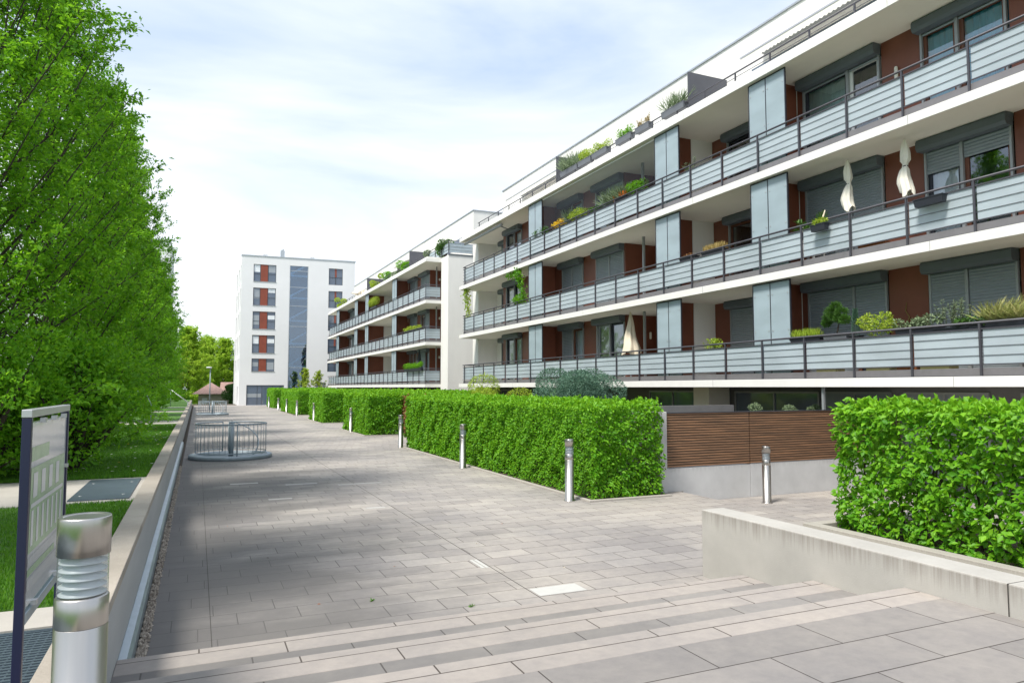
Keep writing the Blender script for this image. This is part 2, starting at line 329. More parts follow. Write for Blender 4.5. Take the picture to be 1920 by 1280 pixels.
def leaf_mesh(name, m, P, D, NRM, size, width=.5, fold=.12, seed=1, bias=None):
    """many small folded leaves: P base points, D leaf directions, NRM rough normals (numpy n x 3)"""
    g = np.random.default_rng(seed); n = len(P)
    D = D / (np.linalg.norm(D, axis=1, keepdims=True) + 1e-9)
    W = np.cross(NRM, D); W /= (np.linalg.norm(W, axis=1, keepdims=True) + 1e-9); NN = np.cross(D, W)
    s = (size * g.uniform(.65, 1.25, n))[:, None]
    mid = P + D * s * .48
    V = np.empty((n, 4, 3)); V[:, 0] = P; V[:, 1] = mid + W * s * width * .5 + NN * s * fold; V[:, 2] = P + D * s - NN * s * fold * .6; V[:, 3] = mid - W * s * width * .5 + NN * s * fold
    F = (np.arange(n)[:, None] * 4 + np.array([0, 2, 1, 0, 3, 2])[None, :]).astype(np.int32)
    me = bpy.data.meshes.new(name); me.vertices.add(4 * n); me.vertices.foreach_set('co', V.reshape(-1).astype(np.float32))
    me.loops.add(6 * n); me.loops.foreach_set('vertex_index', F.reshape(-1))
    me.polygons.add(2 * n); me.polygons.foreach_set('loop_start', np.arange(0, 6 * n, 3, dtype=np.int32))
    me.polygons.foreach_set('loop_total', np.full(2 * n, 3, dtype=np.int32))
    a = me.attributes.new('var', 'FLOAT', 'POINT'); a.data.foreach_set('value', np.repeat(np.clip(g.normal(.42, .26, n) + (0 if bias is None else bias), 0, 1), 4).astype(np.float32))
    me.materials.append(MT[m]); me.update(calc_edges=True); me.validate(); return me
def unit(g, n):
    v = g.normal(size=(n, 3)); return v / np.linalg.norm(v, axis=1, keepdims=True)
def merge(name, m, *meshes):
    raise NotImplementedError

# ================================================================ GROUND, PLAZA, STEPS
g = MB(); g.add([(-900, -300, -1.25), (900, -300, -1.25), (900, 1200, -1.25), (-900, 1200, -1.25)], [(0, 1, 2, 3)]); struct('ground', g, 'grass_ground')
WX = -.50                                   # inner face of the long low wall
p = MB(); p.box(WX + .16, 5.0, -1.2, 9.5, 96, 0); p.box(9.5, 12.6, -1.2, 9.6, 96, -.002)
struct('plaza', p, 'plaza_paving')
p = MB(); p.box(9.61, 12.75, -1.2, 60, 150, -.05); p.box(-14, 96.01, -1.2, 60, 104, -.02); struct('courtyard_ground', p, 'soil')
p = MB(); p.box(9.5, -6, -1.2, 60, 12.74, -.24); struct('lower_pavement', p, 'plaza_paving')
p = MB(); p.box(9.38, 8.0, 0, 9.5, 12.6, .012); struct('plaza_edge_stone', p, 'white_stone') if False else None
st = MB(); nz = MB()
st.box(WX, -8, .005, 5.5, 3.9, .54)
obj_land = struct('landing', st, 'landing_paving')
for k, (yf, z) in enumerate(((6.20, .18), (5.22, .36), (4.24, .54))):
    nz.box(WX + .002, yf - .335, .003 + .0 * k, 5.498, yf, z)
t1 = MB(); t1.box(WX, 4.245, .004, 5.5, 5.22 - .338, .3565); t1.box(WX, 5.225, .002, 5.5, 6.20 - .338, .1765)
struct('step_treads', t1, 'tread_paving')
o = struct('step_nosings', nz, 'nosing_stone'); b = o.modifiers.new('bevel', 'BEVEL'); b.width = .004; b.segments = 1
# small slot drain in the tread, pale inlaid stones and floor spots
d = MB(); d.box(2.15, 4.30, .3568, 2.75, 4.34, .3585); tag(obj('slot_drain', d, 'joint_dark'), 'narrow dark drain slot let into the step tread', 'drain')
d = MB(); d.box(3.405, 6.94, .0, 3.975, 7.225, .004); tag(obj('inlay_slab', d, 'white_stone'), 'single white paving slab just beyond the foot of the steps', 'paving slab')
for k, (a, b_) in enumerate(((3.265, 3.30), (3.315, 3.35))):
    pass
d = MB(); d.box(3.262, 8.28, 0, 3.302, 8.72, .005); d.box(3.318, 8.28, 0, 3.358, 8.72, .005)
tag(obj('drain_channel', d, 'white_stone'), 'pair of short white strips set in the paving beyond the white slab', 'floor inlay')
sp = []
for (x, y, wx) in ((.75, 17.6, .6), (1.9, 17.0, .7), (3.0, 16.5, 1.0), (1.35, 14.9, .45), (2.9, 13.1, .35)):
    d = MB(); d.box(x, y, 0, x + wx, y + .16, .004); sp.append(obj('pale_paver', d, 'pale_stone'))
for o, l in zip(sp, ('leftmost pale narrow paver in the row before the round railing', 'middle pale narrow paver in the row before the round railing', 'longest pale narrow paver right of the row before the round railing', 'small pale paver alone between the row and the dark paving', 'short pale paver nearest the third bollard side of the plaza')):
    tag(o, l, 'paving slab', 'pale pavers set in the plaza')
for i, (x, y) in enumerate(((1.2, 7.6), (3.1, 6.5), (.9, 9.9), (2.3, 8.8), (4.2, 7.9), (2.6, 11.6), (.5, 12.4), (3.7, 9.6), (1.5, 6.4), (4.6, 10.8))):
    q = MB(); a = i * 1.3; c_, s_ = math.cos(a) * .02, math.sin(a) * .02
    q.add([(x - c_, y - s_, .003), (x + s_ * .5, y - c_ * .5, .008), (x + c_, y + s_, .005), (x - s_ * .5, y + c_ * .5, .010)], [(0, 1, 2), (0, 2, 3)])
    tag(obj('fallen_leaf', q, ('terracotta', 'umbrella_cream', 'bark')[i % 3]), 'tiny dry leaf lying on the plaza paving', 'leaf', 'fallen leaves on the paving')
# joint lines running the long way
d = MB(); d.box(3.379, 6.22, 0, 3.386, 60, .0025); d.box(.17, 6.22, 0, .175, 23, .0025); struct('paving_joints', d, 'joint_dark')

# ================================================================ LONG LOW WALL, LAWN, PATHS
t = thing('retaining_wall', 'long low concrete wall with beige coping along the left side of the plaza', 'wall', (-.6, 10, 0))
b_ = MB(); b_.box(-.70, -8, -1.2, WX, 88, .70); obj('wall_face', b_, 'long_wall_concrete', t)
b_ = MB(); b_.box(-.715, -8, .70, WX + .002, 88, .782); obj('coping', b_, 'coping_concrete', t, bev=.006)
f_ = MB()
f_.prof([(WX, -.05), (WX + .085, -.05), (WX + .085, .115), (WX + .06, .15), (WX, .16)], 6.22, 30)
obj('metal_flashing', f_, 'flashing_blue', t, bev=.004)
pb = MB(); gg = random.Random(3)
for i in range(2600):
    x = WX + .095 + gg.random() * .075; y = 6.22 + gg.random() ** 1.4 * 16; s = .008 + gg.random() * .011
    c = (x, y, .004 + s * .3); k = [s * (0.7 + gg.random() * .6) for _ in range(3)]
    pb.add([(c[0] + k[0], c[1], c[2]), (c[0], c[1] + k[1], c[2]), (c[0] - k[0], c[1], c[2]), (c[0], c[1] - k[1], c[2]), (c[0], c[1], c[2] + k[2])], [(0, 1, 4), (1, 2, 4), (2, 3, 4), (3, 0, 4)])
tag(obj('pebble_strip', pb, 'pebbles'), 'narrow strip of brown pebbles along the foot of the left wall', 'pebbles', kind='stuff')
b_ = MB(); b_.box(WX + .086, 6.22, -.3, WX + .16, 96, -.012); b_.box(WX, 6.22, -.3, WX + .085, 96, -.055); struct('gravel_bed', b_, 'soil')
l = MB(); l.box(-40, -8, -1.2, -.72, 5.34, .70); l.box(-40, 5.80, -1.2, -.72, 10.74, .715); l.box(-40, 13.42, -1.2, -.72, 32.6, .715)
l.box(-40, 35.8, -1.2, -.72, 48, .715); l.box(-40, 50, -1.2, -.72, 58, .715); l.box(-40, 60, -1.2, -.72, 95, .715)
struct('lawn', l, 'grass_ground')
l = MB()
for a, b2 in ((5.34, 5.80), (10.74, 13.42), (32.6, 35.8), (48, 50), (58, 60)): l.box(-40, a + .002, -1.2, -.72, b2 - .002, .728)
struct('path', l, 'path_slab')
def grating(x0, y0, x1, y1, z, label):
    m_ = MB(); m_.box(x0, y0, z, x1, y1, z + .004)
    n = int((y1 - y0) / .045)
    for i in range(n): yy = y0 + (i + .5) * (y1 - y0) / n; m_.box(x0 + .02, yy - .011, z + .004, x1 - .02, yy + .011, z + .016)
    n = int((x1 - x0) / .045)
    for i in range(n): xx = x0 + (i + .5) * (x1 - x0) / n; m_.box(xx - .005, y0 + .02, z + .0045, xx + .005, y1 - .02, z + .0125)
    for q in ((x0, y0, x1, y0 + .02), (x0, y1 - .02, x1, y1), (x0, y0, x0 + .02, y1), (x1 - .02, y0, x1, y1)): m_.box(q[0], q[1], z + .001, q[2], q[3], z + .02)
    tag(obj('floor_grating', m_, 'grating'), label, 'grating', 'metal gratings let into the lawn side')
grating(-3.2, 2.2, -.722, 5.32, .702, 'blue-grey metal grating below the info board, behind the near bollard')
t = thing('access_hatch', 'dark blue hatch cover set in the pale path beyond the info board', 'hatch', (-1.1, 12, .728))
m_ = MB(); m_.box(-1.52, 10.93, .7285, -.80, 13.2, .745); obj('hatch_cover', m_, 'grating', t, bev=.004)
m_ = MB()
for x in (-1.42, -.90):
    for y in (11.3, 12.7): m_.lathe([(0, .7475), (.022, .7475), (.022, .745)], 10, (x, y))
obj('screw', m_, 'alu', t)
# grass blades, daisies and dandelions on the near lawn
G = np.random.default_rng(11)
def blades(name, x0, x1, y0, y1, z, n, h, m, seed):
    g = np.random.default_rng(seed); P = np.c_[g.uniform(x0, x1, n), y0 + (y1 - y0) * g.random(n) ** 1.4, np.full(n, z)]
    D = np.c_[g.normal(0, .35, n), g.normal(0, .35, n), np.ones(n)]; NN = np.c_[g.normal(size=n), g.normal(size=n), np.zeros(n)]
    me = leaf_mesh(name, m, P, D, NN, h, .16, .02, seed); return me
o = obj('grass', blades('grass', -3.2, -.72, 5.85, 10.7, .715, 26000, .05, 'grass_blade', 1), None); tag(o, 'short mown grass between the two near paths', 'grass', kind='stuff')
o = obj('grass', blades('grass', -4, -.72, 13.5, 32, .715, 46000, .055, 'grass_blade', 2), None); tag(o, 'daisy-dotted grass beside the long wall', 'grass', kind='stuff')
gd = np.random.default_rng(5)
for mname, lab, n in (('white_flower', 'scattered white daisies in the lawn beside the long wall', 90), ('yellow_flower', 'yellow dandelions in the lawn beside the long wall', 26)):
    q = np.c_[gd.uniform(-2.6, -.75, n), gd.uniform(14, 31, n), np.full(n, .775)]; q = np.repeat(q, 7, 0)
    a = np.tile(np.arange(7) * 2 * math.pi / 7, n); D = np.c_[np.cos(a), np.sin(a), np.full(len(a), .25)]
    o = obj('lawn_flowers', leaf_mesh('lawn_flowers', mname, q, D, np.tile([0, 0, 1.], (len(a), 1)), .035, .6, .02, 3), None); tag(o, lab, 'flowers', kind='stuff')
# weeds in joints
def plant_cluster(g, n, c, spread, up, outw):
    P = np.array(c) + g.normal(0, 1, (n, 3)) * spread; D = P - np.array(c) + np.array([0, 0, up]); return P, D
for (x, y), lab in zip(((.62, 6.38), (2.6, 6.9), (1.72, 7.5), (2.05, 6.33)), ('green weed in the paving at the left end of the steps', 'small weed in a paving joint left of the white slab', 'mossy weed patch in the dark paving before the steps', 'tiny weed in the joint at the top step edge middle')):
    g_ = np.random.default_rng(int(x * 100)); n = 14; P = np.tile([x, y, .0], (n, 1)) + g_.normal(0, 1, (n, 3)) * [.008, .008, 0]; D = np.c_[g_.normal(0, 1, n), g_.normal(0, 1, n), g_.uniform(.3, 1.2, n)]
    tag(obj('weed', leaf_mesh('weed', 'grass_blade', P, D, unit(g_, n), .035, .35, .05, 4), None), lab, 'weed', 'weeds in the paving joints')

# ================================================================ RIGHT-HAND CONCRETE WALL, PLANTER KERB, FENCE
t = thing('concrete_wall', 'low pale concrete wall with dark rain streaks beside the steps', 'wall', (5.65, 5, 0))
b_ = MB(); b_.box(5.50, -8, -.3, 5.82, 3.398, .78); b_.box(5.50, 3.402, -.3, 5.82, 6.88, .78); obj('wall_body', b_, 'wall_concrete', t, bev=.012)
b_ = MB(); b_.box(5.504, 3.394, -.3, 5.816, 3.406, .776); obj('joint', b_, 'joint_dark', t)
p = MB(); p.box(5.83, -6, -.2, 8.34, 6.9, -.0005); struct('side_pavement', p, 'plaza_paving')
t = thing('planter_kerb', 'low concrete kerb holding the soil of the near right hedge', 'kerb', (8.45, 4, 0))
b_ = MB(); b_.box(8.35, -6, 0, 8.53, 8.1, .20); b_.box(8.53, 7.92, 0, 11, 8.1, .20); obj('kerb', b_, 'planter_concrete', t, bev=.01)
b_ = MB(); b_.box(8.53, -6, 0, 11, 7.92, .12); obj('soil', b_, 'soil', t)
t = thing('pier_wall', 'grey concrete garden wall ending in a slim pier beside the first hedge', 'wall', (9.1, 13, 0))
b_ = MB(); b_.box(8.98, 12.55, -.3, 9.16, 26, 1.70); obj('wall_body', b_, 'fence_concrete', t, bev=.008)
# ivy on the pier wall
gi = np.random.default_rng(9); n = 700; P = np.c_[np.full(n, 8.97), gi.uniform(12.6, 13.5, n), gi.uniform(.2, 1.75, n)]
P = P[(np.sin(P[:, 1] * 17 + P[:, 2] * 5) > .1)]; n = len(P)
t2 = thing('creeper', 'brown thin creeper climbing the pier wall at the end of the first hedge', 'creeper', (8.97, 13, 0))
obj('leaves', leaf_mesh('leaves', 'red_leaf', P - np.array([8.97, 13, 0]), unit(gi, n) * [.3, 1, 1], np.tile([-1., 0, .3], (n, 1)), .05, .7, .1, 2), None, t2)
# fence
t = thing('garden_fence', 'brown horizontal slat fence on a pale concrete base at the lower path', 'fence', (9.2, 12.6, 0))
b_ = MB(); b_.box(9.165, 12.62, -.5, 11.48, 12.80, .49); b_.box(11.49, 12.62, -.5, 18, 12.80, .50); obj('base_wall', b_, 'fence_concrete', t, bev=.006)
for a, c in ((9.17, 11.46), (11.49, 14.6), (14.63, 17.9)):
    s_ = MB(); z = .515
    while z < 1.66:
        s_.box(a, 12.615, z, c, 12.645, z + .037); z += .056
    obj('slat_panel', s_, 'teak_slat', t)
    k_ = MB(); k_.box(a, 12.648, .51, c, 12.656, 1.655); obj('gap_shade_sheet', k_, 'joint_dark', t)  # added sheet, its near-black colour stands in for shade in the slat gaps
p_ = MB()
for x in (9.19, 11.44, 11.51, 14.6, 17.8): p_.box(x, 12.66, .5, x + .04, 12.72, 1.66)
obj('post', p_, 'dark_metal', t)
c_ = MB(); c_.box(9.17, 12.60, 1.662, 18, 12.74, 1.68); obj('top_rail', c_, 'dark_metal', t)

# ================================================================ BOLLARDS
def bollard(loc, label, big=False):
    t = thing('bollard_light', label, 'bollard', loc, 'brushed steel bollard lights')
    n = 64 if big else 24; r = .089
    m_ = MB(); m_.lathe([(0, 0), (r * 1.28, 0), (r * 1.28, .012), (r, .013), (r, .80), (r * .985, .802)], n); obj('shaft', m_, 'steel', t, world=False)
    m_ = MB(); m_.lathe([(r * .985, .803), (r, .805), (r, .905), (r * .93, .912), (r * .55, .914)], n); obj('collar', m_, 'steel', t, world=False)
    m_ = MB()
    for k in range(5):
        z = .916 + k * .029; m_.lathe([(r * .50, z + .020), (r * .90, z + .003), (r * .90, z), (r * .45, z + .014)], n)
    m_.lathe([(r * .44, .912), (r * .44, 1.07)], n)
    obj('louvre', m_, 'lamp_lens', t, world=False)
    m_ = MB(); m_.lathe([(r * .95, .912), (r * .95, 1.062)], n); obj('glass_tube', m_, 'lamp_glass', t, world=False)
    m_ = MB(); m_.lathe([(r * .5, 1.06), (r, 1.06), (r, 1.193), (r * .975, 1.20), (r * .80, 1.2), (r * .78, 1.197), (0, 1.197)], n); obj('cap', m_, 'steel', t, world=False)
    return t
B0 = bollard((-.372, 3.12, .54), 'large brushed steel bollard light close to the camera before the info board', True)
B1 = bollard((6.75, 12.45, 0), 'nearest bollard in front of the first hedge, by its right end')
def place_b(x, y, z, label):
    o = dup(B1); o.location = (x, y, z); o['label'] = label
for x, y, z, lab in ((6.77, 18.65, 0, 'second bollard along the long first hedge'), (6.94, 25.85, 0, 'bollard at the far left end of the long first hedge'),
                     (7.02, 35.6, 0, 'bollard in front of the second hedge'), (7.12, 48.5, 0, 'bollard in front of the third hedge at the gap'),
                     (7.25, 58.4, 0, 'first of the bollards before the fourth hedge, at its near corner'), (7.2, 65.0, 0, 'middle bollard before the fourth hedge'),
                     (7.15, 71.5, 0, 'bollard past the left end of the fourth hedge'), (7.2, 81.8, 0, 'farthest bollard, before the last hedge by the tower'),
                     (11.2, 11.83, -.24, 'lone bollard on the lower path in front of the wooden slat fence')):
    place_b(x, y, z, lab)

# ================================================================ ROUND RAILINGS (spiral stair shafts)
def round_rail(loc, label):
    t = thing('shaft_railing', label, 'railing', loc, 'round railings around the shafts')
    m_ = MB(); m_.lathe([(.98, .0), (1.24, .0), (1.24, .10), (1.22, .125), (.98, .13), (.98, .0)], 72); obj('base_rim', m_, 'galvanised', t, world=False)
    m_ = MB(); m_.lathe([(.98, .02), (0, .02)], 48); obj('shaft_cover', m_, 'pit_dark', t, world=False)
    rr = 1.05; a0, a1 = R(-258), R(92)
    def ring(z, rad, tr, a=a0, b=a1, n=64, zf=None):
        return [(rr * math.cos(a + (b - a) * i / n), rr * math.sin(a + (b - a) * i / n), z if zf is None else zf(i / n)) for i in range(n + 1)]
    m_ = MB(); m_.tube(ring(1.08, rr, .02), .022, 8); obj('top_rail', m_, 'galvanised', t, world=False)
    m_ = MB(); m_.tube(ring(.20, rr, .02), .015, 6); obj('bottom_rail', m_, 'galvanised', t, world=False)
    nb = 38
    for i in range(nb + 1):
        a = a0 + (a1 - a0) * i / nb; x, y = rr * math.cos(a), rr * math.sin(a)
        m_ = MB(); m_.tube([(x, y, .13 if i % 19 == 0 else .2), (x, y, 1.07)], (.02 if i % 19 == 0 else .007), 6); obj('post' if i % 19 == 0 else 'baluster', m_, 'galvanised', t, world=False)
    m_ = MB(); m_.tube([(0, 0, .02), (0, 0, 1.12)], .075, 20); m_.lathe([(0, 1.135), (.08, 1.13), (.08, 1.1)], 20); obj('centre_post', m_, 'galvanised', t, world=False)
    m_ = MB(); pts = []
    for i in range(25):
        u = i / 24; a = R(100) - R(150) * u; q = .25 + .62 * u ** .6; pts.append((q * math.cos(a) + .05, q * math.sin(a), 1.12 - 1.0 * u ** 1.7))
    m_.tube(pts, .018, 8); obj('spiral_handrail', m_, 'galvanised', t, world=False)
    m_ = MB()
    for k in range(4):
        a = R(-5 - 22 * k); a2 = a - R(20); z = .10 - .02 * k
        m_.add([(.08 * math.cos(a), .08 * math.sin(a), z), (.92 * math.cos(a), .92 * math.sin(a), z), (.92 * math.cos(a2), .92 * math.sin(a2), z), (.08 * math.cos(a2), .08 * math.sin(a2), z)], [(3, 2, 1, 0)])
    obj('stair_tread', m_, 'galvanised', t, world=False)
    return t
RR = round_rail((1.03, 24.35, 0), 'round galvanised railing around a spiral stair shaft, the nearer one')
o = dup(RR); o.location = (1.17, 62.4, 0); o['label'] = 'small distant round railing farther along the long wall'

# ================================================================ INFO BOARD
t = thing('info_board', 'dark blue framed display board with a green map and painted reflection, near left edge', 'sign', (-.74, 4.5, .7))
X = -.735; ya, yb = 4.04, 5.10
for y in (ya, yb): m_ = MB(); m_.box(X - .02, y - .018, .55, X + .02, y + .018, 2.075); obj('post', m_, 'navy_paint', t, bev=.004)
m_ = MB(); m_.box(X - .022, ya - .02, 2.076, X + .022, yb + .02, 2.115); obj('top_beam', m_, 'alu', t, bev=.004)
m_ = MB(); m_.box(X - .02, ya + .027, 1.10, X + .02, yb - .027, 1.15); obj('bottom_rail', m_, 'flashing_blue', t, bev=.004)
m_ = MB(); m_.box(X - .012, ya + .03, 1.17, X + .012, yb - .03, 2.05)
pn = obj('map_panel', m_, 'map_print', t) if False else None
mp_ = mat('map_sheet', (.46, .48, .49), .07, var=.04, vscale=3); pn = obj('map_panel', m_, 'map_sheet', t)
mat('map_reflect_green', (.27, .40, .23), .2, var=.15, vscale=6); mat('map_reflect_grey', (.40, .42, .43), .2); mat('map_reflect_white', (.56, .58, .58), .2)  # these tones also paint the glass panel's blurry reflection into the map
px_ = X + .0125
def patch(name, m, rects, e=.001):
    q = MB()
    for (y0, z0, y1, z1) in rects: q.add([(px_ + e, y0, z0), (px_ + e, y1, z0), (px_ + e, y1, z1), (px_ + e, y0, z1)], [(0, 1, 2, 3)])
    obj(name, q, m, pn, world=True)
patch('map_reflect_lawn', 'map_reflect_green', [(ya + .06, 1.42, yb - .06, 1.83)])
patch('map_reflect_lawn', 'map_reflect_green', [(ya + .06, 1.86, ya + .5, 1.93)]); patch('map_reflect_lawn', 'map_reflect_green', [(ya + .06, 1.31, yb - .3, 1.345)])
patch('map_reflect_road', 'map_reflect_grey', [(ya + .06, 1.24, yb - .06, 1.30), (ya + .06, 1.36, yb - .06, 1.40)])
patch('map_reflect_buildings', 'map_reflect_white', [(ya + .1 + k * .13, 1.45, ya + .15 + k * .13, 1.62) for k in range(7)] + [(ya + .12 + k * .2, 1.68, ya + .22 + k * .2, 1.80) for k in range(4)] + [(ya + .08, 1.635, yb - .1, 1.655)], .002)
for y, z in ((4.25, 1.16), (4.85, 1.16), (4.3, 2.055), (4.6, 2.055), (4.9, 2.055)): m_ = MB(); m_.box(X + .01, y - .02, z - .012, X + .035, y + .02, z + .012); obj('clip', m_, 'alu', t)
for z in (1.4, 1.75): m_ = MB(); m_.box(X + .005, yb - .05, z - .01, X + .03, yb - .02, z + .01); obj('clip', m_, 'alu', t)
#@@BUILDINGS
# ================================================================ APARTMENT BLOCKS
mat('pane_far', (.10, .13, .18), .06, spec=.9)
mat('pane_mid', (.30, .33, .36), .12, spec=.8)
mat('tower_glass_back', (.05, .09, .14), .8, var=.5, vscale=.3)
mat('stair_white', (.75, .78, .80), .8)
glassmat('stair_glass', (.62, .78, .90), .13, k=.9)
mat('gf_wall', (.16, .16, .165), .8, var=.1)
ZB = [2.23, 5.10, 7.97, 10.84]; FH = 2.87; XF = 14.1

def window(bld, X, ya, yb, ym, zb, leaves, box=True, wood=True):
    """balcony door with grey guide rails, roller-shutter box and two leaves (far leaf first)"""
    z0, z1 = zb + .215, zb + FH - .003
    zt = z1 - .27 if box else z1 - .02
    f = MB()
    for y in (ya, yb - .05): f.box(X - .045, y, z0, X + .02, y + .05, zt)
    cuts = [(ym, yb), (ya, ym)] if ym else [(ya, yb)]
    if ym: f.box(X - .045, ym - .035, z0, X + .02, ym + .035, zt)
    f.box(X - .03, ya + .05, z0, X + .02, (ym - .035) if ym else yb - .05, z0 + .03)
    if ym: f.box(X - .03, ym + .035, z0, X + .02, yb - .05, z0 + .03)
    w_ = obj('window', f, 'frame_grey', bld)
    if box:
        b = MB(); b.prof([(X - .02, z1), (X - .25, z1), (X - .29, z1 - .06), (X - .29, z1 - .20), (X - .24, z1 - .27), (X - .02, z1 - .27)], ya - .03, yb + .03)
        obj('shutter_box', b, 'box_grey', w_)
    for (a, b_), (sh, content, fr) in zip(cuts, leaves):
        a += .05; b_ -= .05
        zs = zt - (zt - z0) * sh
        if sh > 0:
            q = MB(); n = max(1, int((zt - zs) / .07)); hh = (zt - zs) / n
            for i in range(n):
                zz = zs + i * hh
                q.add([(X - .004, a, zz), (X - .004, b_, zz), (X - .022, b_, zz + hh * .5), (X - .022, a, zz + hh * .5), (X - .004, b_, zz + hh), (X - .004, a, zz + hh)], [(0, 1, 2, 3), (3, 2, 4, 5)])
            obj('shutter', q, 'shutter_grey', w_)
        if sh < .97:
            fm = MB(); fx0, fx1 = X + .03, X + .09; t_ = .07
            fm.box(fx0, a - .02, z0 + .001, fx1, a + t_, zt); fm.box(fx0, b_ - t_, z0 + .001, fx1, b_ + .02, zt)
            fm.box(fx0, a + t_, z0 + .001, fx1, b_ - t_, z0 + .09); fm.box(fx0, a + t_, zt - .07, fx1, b_ - t_, zt)
            obj('leaf_frame', fm, {'w': 'frame_white', 'b': 'frame_wood', 'g': 'frame_grey', 'd': 'dark_metal'}[fr], w_)
            pn = MB(); pn.add([(X + .06, b_ - t_, z0 + .09), (X + .06, a + t_, z0 + .09), (X + .06, a + t_, zt - .07), (X + .06, b_ - t_, zt - .07)], [(0, 1, 2, 3)]); obj('pane', pn, 'window_glass', w_)
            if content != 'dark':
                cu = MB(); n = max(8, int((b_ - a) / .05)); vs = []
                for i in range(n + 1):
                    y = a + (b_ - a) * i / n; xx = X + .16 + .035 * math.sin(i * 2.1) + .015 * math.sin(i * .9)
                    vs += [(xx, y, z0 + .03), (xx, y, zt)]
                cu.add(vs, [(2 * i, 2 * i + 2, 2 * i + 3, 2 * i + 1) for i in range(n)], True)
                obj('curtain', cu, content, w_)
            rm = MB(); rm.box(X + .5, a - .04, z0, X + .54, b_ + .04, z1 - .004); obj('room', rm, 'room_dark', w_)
    return w_

def panel(bld, X, a, b, zb, m='brown_panel', name='cladding_panel', th=.06):
    q = MB(); q.box(X, a, zb + .212, X + th, b, zb + FH - .002); obj(name, q, m, bld)
def cross(bld, y, x0, x1, zb, m='brown_panel', name='partition', th=.07):
    q = MB(); q.box(x0, y, zb + .212, x1, y + th, zb + FH - .002); obj(name, q, m, bld)
def screen(bld, y0, y1, ym, zb):
    z0, z1 = zb + .22, zb + FH - .015; f = MB(); x0, x1 = 14.235, 14.275
    for y in (y0, y1 - .03): f.box(x0, y, z0, x1, y + .03, z1)
    f.box(x0, y0 + .03, z1 - .03, x1, y1 - .03, z1); f.box(x0, y0 + .03, z0, x1, y1 - .03, z0 + .03); f.box(x0, ym - .012, z0 + .03, x1, ym + .012, z1 - .03)
    s_ = obj('privacy_screen', f, 'dark_metal', bld)
    for a, b in ((y0 + .032, ym - .014), (ym + .014, y1 - .032)):
        q = MB(); q.box(14.243, a, z0 + .032, 14.255, b, z1 - .032); obj('screen_pane', q, 'screen_glass', s_)
        q = MB()
        for zz in (z0 + .35, z0 + 1.3, z1 - .35):
            for yy in (a + .06, b - .06): q.box(14.232, yy - .015, zz - .015, 14.243, yy + .015, zz + .015)
        obj('pane_fitting', q, 'alu', s_)
def railing(bld, y0, y1, posts, zb, ret_near=False, ret_far=False):
    r = MB()
    r.tube([(14.13, y0, zb + 1.27), (14.13, y1, zb + 1.27)], .026, 6)
    for z, q in ((.44, .012), (1.145, .014), (.62, .0042), (.80, .0042), (.98, .0042)): r.box(14.140 - q, y0, zb + z - q, 14.140 + min(q, .008), y1, zb + z + q)
    rail = obj('balcony_railing', r, 'rail_grey', bld)
    f = MB(); f.box(14.155, y0, zb + .212, 14.18, y1, zb + .375); obj('edge_flashing', f, 'edge_flashing', rail)
    pm = None; ps = sorted(posts)
    for y in ps:
        q = MB(); q.box(14.108, y - .02, zb + .214, 14.148, y + .02, zb + 1.255); obj('post', q, 'rail_grey', rail)
    for a, b in zip(ps[:-1], ps[1:]):
        q = MB(); q.box(14.150, a + .045, zb + .455, 14.153 + .008, b - .045, zb + 1.13); obj('glass_panel', q, 'frosted_glass', rail)
    for flag, y in ((ret_near, y0), (ret_far, y1)):
        if not flag: continue
        q = MB(); x1 = 15.19
        q.tube([(14.13, y, zb + 1.27), (x1, y, zb + 1.27)], .026, 6)
        for z, e in ((.44, .012), (1.145, .014), (.62, .006), (.80, .006), (.98, .006)): q.box(14.12, y - e, zb + z - e, x1, y + e, zb + z + e)
        obj('side_rail', q, 'rail_grey', rail)
        q = MB(); q.box(14.16, y + (.03 if flag and y == y0 else -.04), zb + .455, x1 - .03, y + (.04 if y == y0 else -.03), zb + 1.13); obj('side_glass', q, 'frosted_glass', rail)
        q = MB(); q.box(14.2, y + (.02 if y == y0 else -.05), zb + .212, x1, y + (.05 if y == y0 else -.02), zb + .375); obj('side_flashing', q, 'edge_flashing', rail)
    return rail

# ---- block A
A = thing('apartment_building', 'long white four-storey apartment block with glass-fronted balconies on the right', 'building', (20, 20, 0))
YA0, YA1 = 1.0, 39.6
for k, zb in enumerate(ZB):
    q = MB(); q.box(XF, YA0, zb, 17.2, YA1, zb + .21); sl = obj('balcony_slab', q, 'white_render', A, bev=.004)
    q = MB(); q.box(XF + .04, YA0 + .02, zb - .0016, 17.1, YA1 - .03, zb - .0005); obj('soffit', q, 'soffit', sl)
    for y in (9.6, 17.0, 24.4, 31.8):
        q = MB(); q.box(XF - .0015, y + k * .4, zb + .004, XF + .01, y + .008 + k * .4, zb + .206); obj('slab_joint', q, 'edge_flashing', sl)
    q = MB(); q.box(XF + .03, YA0 + .01, zb + .2102, XF + .09, YA1 - .01, zb + .222); obj('drip_edge', q, 'dark_metal', A) if k < 3 else None
q = MB(); q.box(XF + .12, YA0 + .02, 11.052, 17.1, YA1 - .12, 11.19); obj('roof_edge', q, 'white_render', A)
q = MB(); q.box(17.2, YA0, -1, 28, YA1 + .4, 11.19); obj('wall', q, 'white_render', A)
q = MB(); q.box(17.0, YA0, 11.192, 26, 39.8, 14.30); obj('penthouse', q, 'white_render', A, bev=.01)
q = MB(); q.box(16.95, YA0 - .02, 14.302, 26.05, 39.85, 14.36); obj('roof_coping', q, 'zinc', A)
q = MB(); q.box(15.2, 39.3, -1, 16.45, 40.2, 10.838); obj('end_pier', q, 'white_render', A)
yp = [38.7 - 1.4825 * k for k in range(26)]
